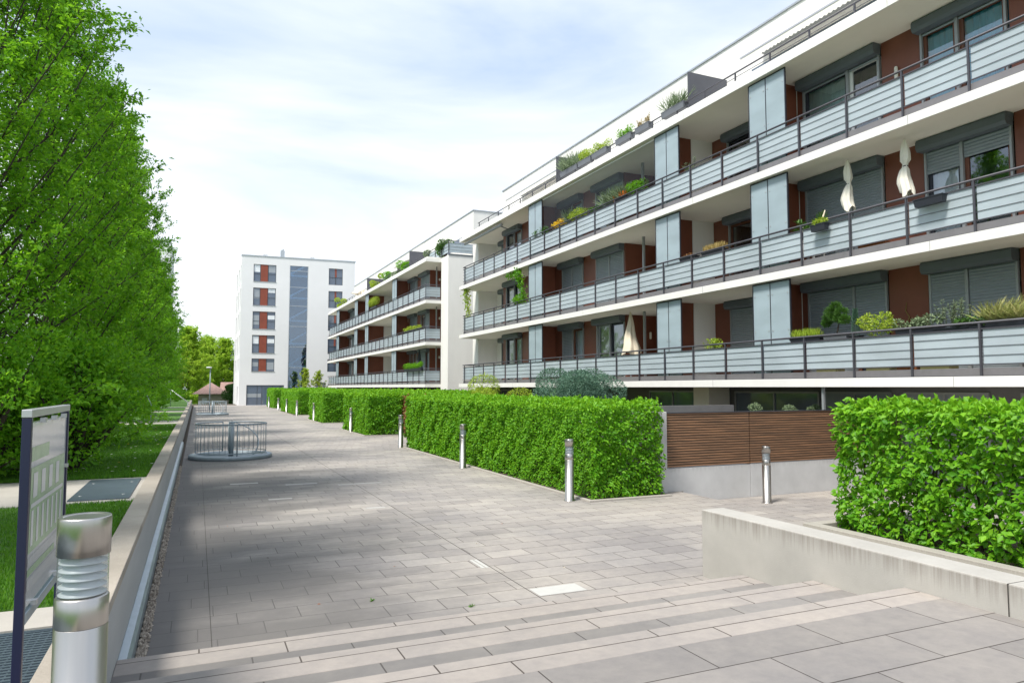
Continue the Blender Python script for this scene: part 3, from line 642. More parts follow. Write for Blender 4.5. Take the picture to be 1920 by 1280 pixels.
pA = {1: dict(w35=((0, 'curtain_cream', 'd'), (0, 'curtain_white', 'b')), rl=((0, 'dark', 'b'),), w28=((1, 'dark', 'b'), (0, 'curtain_white', 'b')), w25=((0, 'curtain_cream', 'g'), (0, 'curtain_cream', 'd')),
              rm=((0, 'dark', 'd'),), w17=((1, 'dark', 'b'), (1, 'dark', 'b')), w13=((1, 'dark', 'b'), (.72, 'dark', 'b')), w10=((1, 'dark', 'b'), (1, 'dark', 'b'))),
      2: dict(w35=((0, 'curtain_cream', 'd'), (0, 'dark', 'd')), rl=((0, 'dark', 'd'),), w28=((1, 'dark', 'b'), (1, 'dark', 'b')), w25=((1, 'dark', 'b'), (1, 'dark', 'b')),
              rm=((0, 'dark', 'd'),), w17=((0, 'dark', 'b'), (0, 'dark', 'd')), w13=((.5, 'curtain_white', 'b'), (1, 'dark', 'b')), w10=((.22, 'curtain_white', 'd'), (.16, 'dark', 'b'))),
      3: dict(w35=((0, 'dark', 'd'), (0, 'curtain_white', 'b')), rl=((.2, 'dark', 'd'),), w28=((0, 'dark', 'd'), (0, 'curtain_grey', 'b')), w25=((0, 'curtain_grey', 'd'), (.5, 'dark', 'd')),
              rm=((0, 'dark', 'd'),), w17=((0, 'dark', 'd'), (0, 'curtain_grey', 'g')), w13=((.03, 'curtain_grey', 'd'), (.03, 'dark', 'w')), w10=((.03, 'curtain_teal', 'b'), (.03, 'curtain_teal', 'b')))}
for k in (0, 1, 2):
    zb = ZB[k]; S = pA[k + 1]
    railing(A, YA0, YA1 - .6, [y for y in yp if y > YA0 + .2], zb, ret_far=True)
    for a in ((28.78, 30.22, 29.5), (18.65, 20.0, 19.33), (14.03, 15.42, 14.75), (3.9, 5.3, 4.6)): screen(A, a[0], a[1], a[2], zb)
    panel(A, 16.4, 38.52, 39.295, zb, 'white_render', 'recess_wall'); window(A, 16.4, 36.95, 38.5, None, zb, S['rl']); panel(A, 16.4, 35.6, 36.9, zb)
    cross(A, 36.205, 15.56, 16.4, zb)
    panel(A, 15.5, 35.76, 36.2, zb); window(A, 15.5, 33.7, 35.74, 34.66, zb, S['w35']); panel(A, 15.5, 30.0, 33.66, zb)
    cross(A, 29.92, 14.28, 15.56, zb)
    panel(A, 15.5, 29.2, 29.9, zb); window(A, 15.5, 27.2, 29.16, 28.2, zb, S['w28']); panel(A, 15.5, 26.1, 27.16, zb); window(A, 15.5, 23.9, 26.06, 25.0, zb, S['w25'])
    cross(A, 23.80, 15.48, 16.9, zb)
    panel(A, 16.9, 22.9, 23.8, zb); window(A, 16.9, 20.6, 22.87, 21.7, zb, S['rm'] * 2, box=False); panel(A, 16.9, 19.7, 20.55, zb)
    cross(A, 19.63, 14.28, 15.5, zb); cross(A, 19.6, 15.5, 16.98, zb, 'white_render', 'party_wall', .1)
    q = MB(); q.box(15.42, 22.45, zb + .212, 15.50, 22.53, zb + FH - .002); obj('column', q, 'frame_grey', A)
    panel(A, 16.4, 18.85, 19.59, zb); window(A, 16.4, 16.1, 18.8, 17.5, zb, S['w17']); panel(A, 16.4, 14.9, 16.05, zb)
    cross(A, 14.86, 14.28, 15.5, zb); cross(A, 14.84, 15.5, 16.48, zb, 'white_render', 'party_wall', .1)
    panel(A, 15.5, 14.64, 14.83, zb); window(A, 15.5, 12.13, 14.6, 13.1, zb, S['w13']); panel(A, 15.5, 11.07, 12.09, zb); window(A, 15.5, 9.07, 11.03, 10.15, zb, S['w10'])
    panel(A, 15.5, 7.6, 9.03, zb); cross(A, 7.52, 15.48, 16.9, zb); panel(A, 16.9, 4.9, 7.5, zb); cross(A, 4.85, 14.28, 17.1, zb); panel(A, 15.5, YA0, 4.83, zb, 'white_render', 'recess_wall')
# wall lamps and the lizard ornament
for (x, y, z, hh) in ((15.44, 11.65, 9.72, .30), (16.6, 23.74, 4.15, .26)):
    q = MB(); q.lathe([(0, z), (.035, z + .01), (.045, z + .06), (.045, z + hh), (.03, z + hh + .03), (0, z + hh + .03)], 12, (x, y)); obj('wall_lamp', q, 'wall_lamp_white', A)
q = MB(); q.tube([(15.485, 11.62, 4.25), (15.48, 11.66, 4.05), (15.48, 11.56, 3.9), (15.48, 11.62, 3.74), (15.48, 11.5, 3.62), (15.48, 11.42, 3.6)], [.008, .012, .014, .014, .01, .004], 5); obj('wall_vine', q, 'dry_leaf', A)
# roof terrace
rr_ = MB(); X = 15.25
rr_.tube([(X, YA0, 12.10), (X, 39.5, 12.10)], .026, 6)
for z in (11.95, 11.72, 11.50, 11.30): rr_.box(X - .007, YA0, z - .007, X + .007, 39.5, z + .007)
ro = obj('roof_railing', rr_, 'rail_grey', A)
y = 39.3
while y > YA0: q = MB(); q.box(X - .02, y - .02, 11.19, X + .02, y + .02, 12.08); obj('roof_post', q, 'rail_grey', ro); y -= 1.4825
for y, l in ((19.45, 0), (29.35, 0)):
    q = MB(); q.box(15.3, y, 11.192, 17.0, y + .05, 13.15); obj('terrace_divider', q, 'divider_grey', A)
q = MB(); q.box(16.985, 7.6, 11.3, 16.998, 18.2, 13.0); q.box(16.985, 31, 11.3, 16.998, 37.6, 12.9); q.box(16.985, 21, 11.3, 16.998, 27.8, 12.75); obj('terrace_glazing', q, 'pane_far', A)
def awning(y0, y1, x1=15.95, z0=13.30, z1=12.92):
    q = MB(); q.box(16.80, y0, z0 - .02, 17.0, y1, z0 + .16); a = obj('awning', q, 'frame_grey', A)
    n = int((y1 - y0) / .16); c = MB(); vs = []
    c.add([(16.85, y0 + .05, z0), (16.85, y1 - .05, z0), (x1, y1 - .05, z1), (x1, y0 + .05, z1)], [(0, 1, 2, 3)])
    ys = [y0 + .05 + (y1 - y0 - .1) * i / (n * 4) for i in range(n * 4 + 1)]
    vv = []
    for i, yy in enumerate(ys): vv += [(x1 - .012, yy, z1), (x1 - .012, yy, z1 - .20 - .045 * abs(math.sin(i * math.pi / 4)))]
    c.add(vv, [(2 * i, 2 * i + 1, 2 * i + 3, 2 * i + 2) for i in range(n * 4)])
    obj('awning_cloth', c, 'awning_cloth', a)
    q = MB(); q.box(x1 - .03, y0, z1 - .02, x1 + .03, y1, z1 + .035); obj('front_bar', q, 'alu', a)
awning(7.6, 17.6); awning(30.4, 36.9)
# folded awning under the top slab at the far end, white rail and clear windbreak of the flowered loggia
q = MB(); q.tube([(14.3, 33.6, 10.68), (14.3, 39.2, 10.68)], .07, 10); aw = obj('folded_awning', q, 'frame_grey', A)
q = MB(); q.tube([(14.35, 33.9, 10.66), (14.9, 34.2, 10.62), (15.45, 33.8, 10.60)], .025, 6); obj('awning_arm', q, 'box_grey', aw)
q = MB(); q.box(14.26, 20.02, 10.76, 14.32, 28.75, 10.82); wb = obj('windbreak', q, 'frame_white', A)
q = MB(); q.add([(14.285, 28.74, 9.25), (14.285, 20.03, 9.25), (14.285, 20.03, 10.75), (14.285, 28.74, 10.75)], [(0, 1, 2, 3)]); obj('windbreak_pane', q, 'clear_film', wb)
# ground floor
q = MB(); q.box(16.42, YA0, -1, 16.5, 39.3, 2.228); obj('ground_floor_wall', q, 'gf_wall', A)
for (a, b, m) in ((36, 38.5, 'pane_far'), (32, 35, 'room_dark'), (27.5, 31, 'pane_far'), (20.6, 23.5, 'pane_far'), (15.2, 18.6, 'pane_far'), (12.9, 15.0, 'shutter_grey'), (10.4, 12.4, 'shutter_grey'), (6.5, 9.6, 'pane_far')):
    f = MB(); f.box(16.36, a - .06, 0, 16.415, a, 2.1); f.box(16.36, b, 0, 16.415, b + .06, 2.1); f.box(16.36, a, 2.04, 16.415, b, 2.1); f.box(16.36, (a + b) / 2 - .03, 0, 16.415, (a + b) / 2 + .03, 2.04)
    wn = obj('ground_window', f, 'frame_grey' if m != 'room_dark' else 'dark_metal', A); q = MB(); q.box(16.395, a, 0, 16.41, b, 2.04); obj('pane', q, m, wn)
for bb in ((15.5, 18.9, 16.36, 19.7), (15.2, 29.7, 15.5, 30)): q = MB(); q.box(bb[0], bb[1], -1, bb[2], bb[3], 2.225); obj('ground_pier', q, 'soffit', A)
for y in (24.6, 13.0): q = MB(); q.box(14.2, y, -.1, 14.26, y + .06, 2.225); obj('column', q, 'frame_grey', A)

# ---- block B
Bb = thing('apartment_building', 'second white balcony block behind, between the long block and the tower', 'building', (20, 65, 0))
YB0, YB1 = 46.4, 86.2
for k, zb in enumerate(ZB):
    q = MB(); q.box(XF, YB0, zb, 17.2, YB1, zb + .21); sl = obj('balcony_slab', q, 'white_render', Bb)
    q = MB(); q.box(XF + .04, YB0 + .02, zb - .0016, 17.1, YB1 - .03, zb - .0005); obj('soffit', q, 'soffit', sl)
q = MB(); q.box(XF + .12, YB0 + .1, 11.052, 17.1, YB1 - .12, 11.19); obj('roof_edge', q, 'white_render', Bb)
q = MB(); q.box(17.2, YB0, -1, 28, YB1, 11.10); obj('wall', q, 'white_render', Bb)
q = MB(); q.box(15.2, 44.9, -1, 28, YB0 - .001, 11.10); obj('end_wall', q, 'white_render', Bb, bev=.01)
q = MB(); q.box(17.0, 44.92, 11.192, 26, YB1 - 1, 14.30); obj('penthouse', q, 'white_render', Bb)
q = MB(); q.box(16.95, 44.87, 14.302, 26.05, YB1 - .95, 14.37); obj('roof_coping', q, 'zinc', Bb)
ypb = [46.5 + 1.4825 * k for k in range(27)]
SB = [(79.6, 81.1, 80.35), (69.7, 71.15, 70.4), (64.8, 66.2, 65.5), (54.7, 56.15, 55.4)]
vr = {0: [(1, 0), (0, 1), (1, 1), (0, 0)], 1: [(0, 1), (0, 0), (1, 0), (1, 1)], 2: [(1, 1), (1, 0), (0, 1), (1, 1)]}
for k in (0, 1, 2):
    zb = ZB[k]; lv = lambda i: tuple((s, 'dark' if (i + k) % 2 else 'curtain_grey', 'b') for s in vr[k][i])
    railing(Bb, YB0 + .05, YB1 - .2, ypb, zb, ret_near=True)
    for a in SB: screen(Bb, a[0], a[1], a[2], zb)
    panel(Bb, 15.5, 81.2, YB1, zb, 'white_render', 'recess_wall')
    cross(Bb, 80.9, 14.28, 15.5, zb); panel(Bb, 15.5, 79.9, 80.89, zb); window(Bb, 15.5, 77.4, 79.85, 78.6, zb, lv(0)); panel(Bb, 15.5, 75.5, 77.35, zb); window(Bb, 15.5, 73.2, 75.45, 74.3, zb, lv(1)); panel(Bb, 15.5, 71.2, 73.15, zb)
    cross(Bb, 70.95, 14.28, 16.9, zb); panel(Bb, 16.9, 66.1, 70.9, zb)
    cross(Bb, 65.95, 14.28, 15.95, zb); cross(Bb, 65.93, 15.96, 17.18, zb, 'white_render', 'party_wall', .1)
    panel(Bb, 16.9, 64.2, 65.9, zb, 'white_render', 'recess_wall'); window(Bb, 16.9, 61.5, 64.1, 62.8, zb, lv(2)); panel(Bb, 16.9, 56, 61.4, zb)
    cross(Bb, 55.9, 14.28, 15.5, zb); panel(Bb, 15.5, 55.2, 55.85, zb); window(Bb, 15.5, 53.2, 55.15, 54.1, zb, lv(3)); panel(Bb, 15.5, 52.2, 53.15, zb); window(Bb, 15.5, 49.95, 52.15, 51.0, zb, lv(0))
    cross(Bb, 49.85, 15.48, 16.9, zb); panel(Bb, 16.9, YB0 + .01, 49.84, zb)
    q = MB(); q.box(15.42, 48.2, zb + .212, 15.50, 48.28, zb + FH - .002); obj('column', q, 'frame_grey', Bb)
    q = MB(); q.lathe([(0, zb + 2.1), (.06, zb + 2.12), (.08, zb + 2.2), (.06, zb + 2.28), (0, zb + 2.3)], 10, (16.2, 49.78)); obj('wall_lamp', q, 'wall_lamp_white', Bb)
q = MB(); X = 15.25
q.tube([(X, 45.0, 12.10), (X, YB1 - .5, 12.10)], .026, 6); q.tube([(X, 45.0, 12.10), (17.0, 45.0, 12.10)], .026, 6)
for z in (11.95, 11.72, 11.50, 11.30): q.box(X - .007, 45.0, z - .007, X + .007, YB1 - .5, z + .007); q.box(X, 44.993, z - .007, 17.0, 45.007, z + .007)
ro = obj('roof_railing', q, 'rail_grey', Bb)
q = MB(); y = 45.0
while y < YB1 - .5: q.box(X - .02, y - .02, 11.19, X + .02, y + .02, 12.08); y += 1.4825
obj('roof_posts', q, 'rail_grey', ro)
q = MB()
for i in range(3): q.box(X + .02, 45.05 + i * 1.4825, 11.32, X + .03, 46.4 + i * 1.4825, 11.95)
q.box(X + .06, 45.02, 11.32, 16.98, 45.03, 11.95); obj('roof_glass', q, 'frosted_glass', ro)
q = MB(); q.box(15.2, 44.86, 11.101, 17.2, 44.95, 11.19); obj('roof_flashing', q, 'box_grey', Bb)
for y in (54.9, 70.5): q = MB(); q.box(15.3, y, 11.192, 17.0, y + .05, 13.15); obj('terrace_divider', q, 'divider_grey', Bb)
q = MB(); q.box(16.985, 45.4, 12.2, 16.998, 53, 12.9); q.box(16.985, 57, 11.3, 16.998, 69, 12.9); obj('terrace_glazing', q, 'pane_far', Bb)
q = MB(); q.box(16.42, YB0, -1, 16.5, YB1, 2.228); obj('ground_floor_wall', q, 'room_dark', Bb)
for bb in ((15.2, 60, 15.5, 60.4), (15.2, 82, 16.4, 86)): q = MB(); q.box(bb[0], bb[1], -1, bb[2], bb[3], 2.225); obj('ground_pier', q, 'white_render', Bb)
q = MB(); q.tube([(14.9, 52.3, 10.45), (15.3, 52.0, 10.42)], .04, 6); obj('awning_arm', q, 'box_grey', Bb)
# two more awnings on the second block's roof terrace
q = MB(); q.add([(16.9, 57, 13.25), (16.9, 62, 13.25), (15.6, 62, 12.75), (15.6, 57, 12.75)], [(0, 1, 2, 3)]); obj('awning_cloth', q, 'awning_cloth', Bb)

# ---- tower
T0 = Vector((4.67, 93.5, 0)); AZ = R(-3)
def wall_holes(mb, x0, x1, z0, z1, y0, y1, holes, flip=False):
    xs = sorted({x0, x1, *[h[0] for h in holes], *[h[2] for h in holes]}); zs = sorted({z0, z1, *[h[1] for h in holes], *[h[3] for h in holes]})
    for a, b in zip(xs[:-1], xs[1:]):
        run = None
        for c, d in zip(zs[:-1], zs[1:]):
            inside = any(h[0] <= (a + b) / 2 <= h[2] and h[1] <= (c + d) / 2 <= h[3] for h in holes)
            if not inside: run = (run[0], d) if run else (c, d)
            if inside or d == zs[-1]:
                if run:
                    if flip: mb.box(y0, a, run[0], y1, b, run[1])
                    else: mb.box(a, y0, run[0], b, y1, run[1])
                run = None
T = thing('apartment_tower', 'white six-storey tower with red panels between its windows and a tall glazed stairwell', 'tower', T0, rz=AZ)
WZ = [(15.45, 17.6), (12.45, 14.65), (9.5, 11.68), (6.5, 8.72), (4.22, 5.80)]
hl = [(1.4, a, 4.08, b) for a, b in WZ]; hr = [(10.55, a + (.0), 12.32, b) for a, b in WZ]
holes = hl + hr + [(.87, .02, 5.28, 2.5), (5.72, .05, 8.0, 17.66), (9.2, .02, 10.38, 2.85)]
q = MB(); wall_holes(q, 0, 13.88, -1.2, 18.6, 0, .3, holes); obj('front_wall', q, 'tower_render', T, world=False)
q = MB(); q.box(.3, .301, -1.2, 13.88, .35, .0); q.box(.8, .9, -1.2, 13.88, 12, 18.55); obj('core', q, 'tower_glass_back', T, world=False)
q = MB(); q.box(-.06, -.06, 18.602, 13.95, 12.5, 18.72); obj('roof_coping', q, 'zinc', T, world=False)
for a, b in WZ:
    f = MB(); e = .06
    for s0, s1 in ((1.4, 2.24), (3.1, 4.08)):
        f.box(s0, .10, a, s0 + e, .16, b); f.box(s1 - e, .10, a, s1, .16, b); f.box(s0 + e, .10, a, s1 - e, .16, a + e); f.box(s0 + e, .10, b - e, s1 - e, .16, b)
        if b - a > 1.8: f.box(s0 + e, .09, a + .95, s1 - e, .15, a + 1.0)
    w_ = obj('window', f, 'blue_frame', T, world=False)
    r_ = random.Random(int(a * 10))
    for s0, s1 in ((1.46, 2.18), (3.16, 4.02)):
        zz = a + .06
        q = MB(); q.box(s0, .12, zz, s1, .13, b - .06); obj('pane', q, 'pane_far', w_, world=False)
        q = MB(); top = b - .06 - r_.choice([0, .1, .4]); bot = top - r_.choice([.5, .9, 1.2]) ; q.box(s0 + .02, .112, max(bot, zz), s1 - .02, .118, top); obj('blind', q, r_.choice(['pane_mid', 'curtain_white', 'pane_mid']), w_, world=False)
    q = MB(); q.box(2.245, .06, a, 3.095, .16, b); obj('red_panel', q, 'tower_red', w_, world=False)
    q = MB(); q.box(1.36, -.05, a - .05, 4.12, .1, a - .002); obj('sill', q, 'zinc', w_, world=False)
    f = MB(); s0, s1 = 10.55, 12.32
    f.box(s0, .10, a, s0 + e, .16, b); f.box(s1 - e, .10, a, s1, .16, b); f.box(s0 + e, .10, a, s1 - e, .16, a + e); f.box(s0 + e, .10, b - e, s1 - e, .16, b)
    f.box((s0 + s1) / 2 - .06, .10, a + e, (s0 + s1) / 2 + .06, .155, b - e)
    if b - a > 1.8: f.box(s0 + e, .09, a + .95, s1 - e, .145, a + 1.02)
    w_ = obj('window', f, 'blue_frame', T, world=False)
    q = MB(); q.box(s0 + e, .12, a + e, s1 - e, .13, b - e); obj('pane', q, 'pane_far', w_, world=False)
    q = MB(); q.box((s0 + s1) / 2 - .11, .095, a + 1.03, (s0 + s1) / 2 + .11, .099, b - e); obj('post', q, 'tower_red', w_, world=False)
# stairwell
f = MB(); f.box(5.72, .10, .05, 5.80, .2, 17.66); f.box(7.92, .10, .05, 8.0, .2, 17.66)
for z in (2.0, 4.7, 7.3, 9.9, 12.5, 14.9, 17.0): f.box(5.80, .11, z, 7.92, .17, z + .07)
w_ = obj('stair_glazing', f, 'zinc', T, world=False)
q = MB(); q.box(5.8, .14, .05, 7.92, .145, 17.66); obj('pane', q, 'stair_glass', w_, world=False)
q = MB()
for i, z in enumerate((1.9, 4.75, 7.65, 10.55, 13.45, 16.3)):
    q.box(5.75, .22, z, 7.97, .88, z + .22)
    z2 = z + 1.45
    q.add([(5.8, .24, z + .2), (7.9, .24, z2), (7.9, .24, z2 + .26), (5.8, .24, z + .46), (5.8, .8, z + .2), (7.9, .8, z2), (7.9, .8, z2 + .26), (5.8, .8, z + .46)],
          [(0, 1, 2, 3), (7, 6, 5, 4), (3, 2, 6, 7), (0, 4, 5, 1), (1, 5, 6, 2), (0, 3, 7, 4)])
obj('stairs', q, 'stair_white', w_, world=False)
f = MB(); f.box(.87, .1, 2.42, 5.28, .16, 2.5)
for s in (.87, 2.1, 2.65, 3.9, 5.22): f.box(s, .1, .02, s + .06, .16, 2.42)
w_ = obj('shopfront', f, 'blue_frame', T, world=False)
q = MB(); q.box(.93, .12, .02, 5.22, .13, 2.42); obj('pane', q, 'pane_far', w_, world=False)
q = MB(); q.box(.95, .112, 1.0, 2.6, .118, 1.45); obj('blind', q, 'pane_mid', w_, world=False)
q = MB(); q.box(9.2, .1, .02, 10.38, .14, 2.85); obj('grey_door', q, 'frame_grey', T, world=False)
q = MB(); q.box(4.6, 1, 18.72, 5.1, 1.5, 19.7); q.lathe([(.12, 19.7), (.16, 19.9), (.08, 19.95), (.02, 20.2)], 10, (4.85, 1.25)); obj('chimney', q, 'zinc', T, world=False)
for s in (2.75, 8.55): q = MB(); q.box(s - .2, 1, 18.72, s + .2, 1.4, 19.05); q.box(s - .28, .95, 19.05, s + .28, 1.45, 19.14); obj('roof_vent', q, 'frame_white', T, world=False)
# its left side, running straight back
c0 = (4.67, 93.51)
q = MB(); hs = [(94.6, a - .1, 95.8, b) for a, b in WZ] + [(98.5, a - .1, 99.9, b) for a, b in WZ] + [(103, a - .1, 104.5, b) for a, b in WZ] + [(96.2, .3, 98, 2.3)]
q2 = MB(); wall_holes(q2, 93.52, 108, -1.2, 18.6, 4.672, 4.97, hs, flip=True); obj('side_wall', MB().add([( (x - T0.x) * math.cos(-AZ) - (y - T0.y) * math.sin(-AZ), (x - T0.x) * math.sin(-AZ) + (y - T0.y) * math.cos(-AZ), z) for x, y, z in q2.v], q2.f), 'tower_render', T, world=False)
q2 = MB(); q2.box(4.80, 94, .2, 4.86, 107.5, 17.8); obj('side_panes', MB().add([( (x - T0.x) * math.cos(-AZ) - (y - T0.y) * math.sin(-AZ), (x - T0.x) * math.sin(-AZ) + (y - T0.y) * math.cos(-AZ), z) for x, y, z in q2.v], q2.f), 'pane_far', T, world=False)

# ---- buildings behind the tree row
def slab_block(label, x0, y0, x1, y1, h, wz, wy):
    t = thing('apartment_building', label, 'building', ((x0 + x1) / 2, (y0 + y1) / 2, -1.2))
    hs = [(y, z, y + 1.3, z + 1.5) for z in wz for y in wy]
    q = MB(); wall_holes(q, y0, y1, -1.2, h, x1 - .3, x1, hs, flip=True); q.box(x0, y0, -1.2, x1 - .301, y1, h); obj('wall', q, 'tower_render', t)
    for i, (a, z, b, z2) in enumerate(hs):
        f = MB(); f.box(x1 - .2, a, z, x1 - .15, a + .06, z2); f.box(x1 - .2, b - .06, z, x1 - .15, b, z2); f.box(x1 - .2, a + .06, z2 - .06, x1 - .15, b - .06, z2); f.box(x1 - .2, a + .06, z, x1 - .15, b - .06, z + .06); w_ = obj('window', f, 'blue_frame', t)
        q = MB(); q.box(x1 - .19, a + .06, z + .06, x1 - .18, b - .06, z2 - .06); obj('pane', q, 'pane_far' if i % 3 else 'brown_panel', w_)
    q = MB(); q.box(x0 - .1, y0 - .1, h + .002, x1 + .1, y1 + .1, h + .15); obj('roof_coping', q, 'zinc', t)
    return t
slab_block('white apartment building mostly hidden behind the near left trees', -30, 12, -13, 52, 12.5, (2.2, 5.0, 7.8, 10.4), [14 + 4.6 * i for i in range(8)])
slab_block('tall pale building whose edge shows beyond the tree row', -24, 104, -3.75, 120, 21.5, (5, 8, 11, 14, 17), [106, 110, 114])

# ---- little house, street lamp, stair rails far away
t = thing('hut', 'small plastered house with reddish hipped roof at the end of the plaza', 'house', (2.0, 128, -1.2))
q = MB(); wall_holes(q, .2, 4.1, -1.2, 1.15, 125, 125.3, [(.75, -1.1, 1.5, .55)]); q.box(.2, 125.301, -1.2, 4.1, 131, 1.15); obj('wall', q, 'hut_wall', t)
q = MB(); q.box(.76, 125.1, -1.1, 1.49, 125.14, .54); obj('door', q, 'frame_white', t)
q = MB(); q.add([(-.7, 124.3, 1.16), (4.9, 124.3, 1.16), (4.9, 132, 1.16), (-.7, 132, 1.16), (2.0, 127.2, 3.0), (2.2, 129.2, 3.0), (5.2, 128, 2.9)], [(0, 1, 4), (1, 2, 5, 4), (2, 3, 5), (3, 0, 4, 5), (3, 2, 1, 0)]); obj('roof', q, 'hut_roof', t)
q = MB(); q.box(3.6, 127.5, -1.2, 9, 131, 1.3); obj('extension', q, 'hut_wall', t); q = MB(); q.add([(3.4, 127.2, 1.31), (9.3, 127.2, 1.31), (9.3, 131.5, 1.31), (3.4, 131.5, 1.31), (3.6, 129.3, 3.1), (9.2, 129.3, 3.1)], [(0, 1, 5, 4), (2, 3, 4, 5), (1, 2, 5), (3, 0, 4), (3, 2, 1, 0)]); obj('extension_roof', q, 'hut_roof', t)
t = thing('street_lamp', 'slim grey street lamp before the small house at the plaza end', 'street lamp', (1.17, 78, 0))
q = MB(); q.tube([(1.17, 78, 0), (1.17, 78, 4.15)], [.07, .045], 10); obj('pole', q, 'galvanised', t)
q = MB(); q.lathe([(0, 4.30), (.26, 4.27), (.28, 4.2), (.2, 4.15), (0, 4.14)], 18, (1.05, 78)); obj('lamp_head', q, 'lamp_lens', t)
t = thing('sloping_handrail', 'pale sloping handrail descending left at the far end of the wall', 'handrail', (-1.2, 62, .7))
q = MB(); q.tube([(-.6, 62, 1.0), (-2.3, 62, 2.35)], .05, 6); obj('rail', q, 'frame_white', t)
q = MB(); q.tube([(-.66, 62, .6), (-.66, 62, 1.0)], .03, 6); q.tube([(-1.9, 62, .6), (-1.9, 62, 2.0)], .03, 6); obj('support', q, 'galvanised', t)
t = thing('tree_support', 'bent grey hoop standing on the far pale path', 'hoop', (-1.7, 33.5, .73))
q = MB(); q.tube([(-1.75, 33.5, .73), (-1.75, 33.5, 1.5), (-1.95, 33.5, 1.95), (-2.5, 33.5, 2.15)], .02, 6); obj('hoop', q, 'galvanised', t)
# ================================================================ HEDGES
def wob(a, b, s):      # smooth pseudo-random bumps
    return (np.sin(a * 2.1 + s) * np.cos(b * 2.7 + s * 1.7) + .6 * np.sin(a * 5.3 + b * 3.1 + s * 2) + .5 * np.cos(b * 6.1 - a * 4.3 + s)) / 2.1
def hedge(label, x0, x1, y0, y1, z0, z1, leaf, dens, seed, m='hedge_leaf', rough=.06, thin=0, top_shoots=.1):
    g = np.random.default_rng(seed); cx, cy = (x0 + x1) / 2, (y0 + y1) / 2
    t = thing('hedge', label, 'hedge', (cx, cy, z0), 'clipped green hedges')
    Ps, Ds, Ns = [], [], []
    def face(n, axis, sgn, A, B, c):
        a = g.uniform(*A, n); b = g.uniform(*B, n); off = (wob(a * 1.3, b * 1.9, seed + axis) + .7 * wob(a * 4.1, b * 5.3, seed + axis + 3)) * rough
        dep = off - g.exponential(.055, n); dep = np.maximum(dep, -.34)
        P = np.zeros((n, 3)); nv = np.zeros(3); nv[axis] = sgn
        o = [i for i in range(3) if i != axis]; P[:, o[0]] = a; P[:, o[1]] = b; P[:, axis] = c + sgn * dep
        if thin: 
            keep = (wob(a * 2.2, b * 2.2, seed + 9) + g.normal(0, .22, n)) > -.56 ; P = P[keep]; n = len(P)
        tang = unit(g, n); tang[:, 2] -= .25 if axis != 2 else -.4
        D = tang * .8 + nv * g.uniform(.1, .9, (n, 1)); NN = nv + np.array([0, 0, .75]) + g.normal(0, .38, (n, 3))
        Ps.append(P); Ds.append(D); Ns.append(NN)
    hx, hy, hz = (x1 - x0), (y1 - y0), (z1 - z0)
    face(int(hy * hz * dens), 0, -1, (y0, y1), (z0, z1), x0); face(int(hy * hz * dens * .25), 0, 1, (y0, y1), (z0, z1), x1)
    face(int(hx * hz * dens), 1, -1, (x0, x1), (z0, z1), y0); face(int(hx * hz * dens * .6), 1, 1, (x0, x1), (z0, z1), y1)
    face(int(hx * hy * dens * .9), 2, 1, (x0, x1), (y0, y1), z1)
    ns = int((hx * hy) * dens * top_shoots / 6)      # young shoots sticking out of the top
    if ns:
        b = np.c_[g.uniform(x0, x1, ns), g.uniform(y0, y1, ns), np.full(ns, z1)]; L_ = g.uniform(.03, .13, ns)
        for k in range(6): Ps.append(b + np.c_[g.normal(0, .012, ns), g.normal(0, .012, ns), L_ * k / 5]); Ds.append(unit(g, ns) + [0, 0, .9]); Ns.append(unit(g, ns) + [0, 0, .6])
    P = np.vstack(Ps) - np.array([cx, cy, z0]); D = np.vstack(Ds); NN = np.vstack(Ns)
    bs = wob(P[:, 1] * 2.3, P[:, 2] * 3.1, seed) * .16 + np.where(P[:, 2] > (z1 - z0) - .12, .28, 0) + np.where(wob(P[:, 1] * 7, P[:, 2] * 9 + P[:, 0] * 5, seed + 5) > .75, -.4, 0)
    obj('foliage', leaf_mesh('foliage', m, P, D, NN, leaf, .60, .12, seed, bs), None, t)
    q = MB(); i = .30
    gg = random.Random(seed)
    n = int(hy * 5)
    for k in range(n):      # stems and inner branches
        x = gg.uniform(x0 + .25, x1 - .25); y = gg.uniform(y0 + .15, y1 - .15)
        q.tube([(x, y, z0), (x + gg.uniform(-.1, .1), y + gg.uniform(-.15, .15), (z0 + z1) / 2), (x + gg.uniform(-.25, .25), y + gg.uniform(-.3, .3), z1 - .08)], [.02, .014, .004], 4, False)
        for j in range(5): z = gg.uniform(z0 + .15, z1 - .2); q.tube([(x, y, z), (x + gg.uniform(-.45, .45), y + gg.uniform(-.45, .45), z + gg.uniform(.05, .3))], [.008, .003], 3, False)
    obj('stems', q, 'bark', t)
    # dense inner leaves
    n = int(hx * hy * hz * dens * (.12 if thin else .25)); P = np.c_[g.uniform(x0 + .15, x1 - .15, n), g.uniform(y0 + .15, y1 - .15, n), g.uniform(z0 + .12, z1 - .1, n)] - np.array([cx, cy, z0])
    obj('inner_foliage', leaf_mesh('inner_foliage', m, P, unit(g, n), unit(g, n), leaf * 1.5, .6, .1, seed + 1), None, t)
    return t
hedge('long clipped hedge in the middle, between the second and third hedges and the pier wall', 7.2, 8.86, 12.3, 26.0, .02, 1.86, .080, 1250, 1, rough=.09)
hedge('second clipped hedge, left of the long one behind a paved gap', 7.2, 8.85, 32.7, 38.3, .0, 1.90, .11, 620, 2, rough=.09)
hedge('third clipped hedge, left of a wide dark gap in the row', 7.2, 8.85, 45.2, 51.0, .0, 1.94, .12, 480, 3, rough=.08)
hedge('fourth clipped hedge in the row with three bollards before it', 7.35, 8.9, 59.0, 70.5, .0, 1.97, .12, 420, 4)
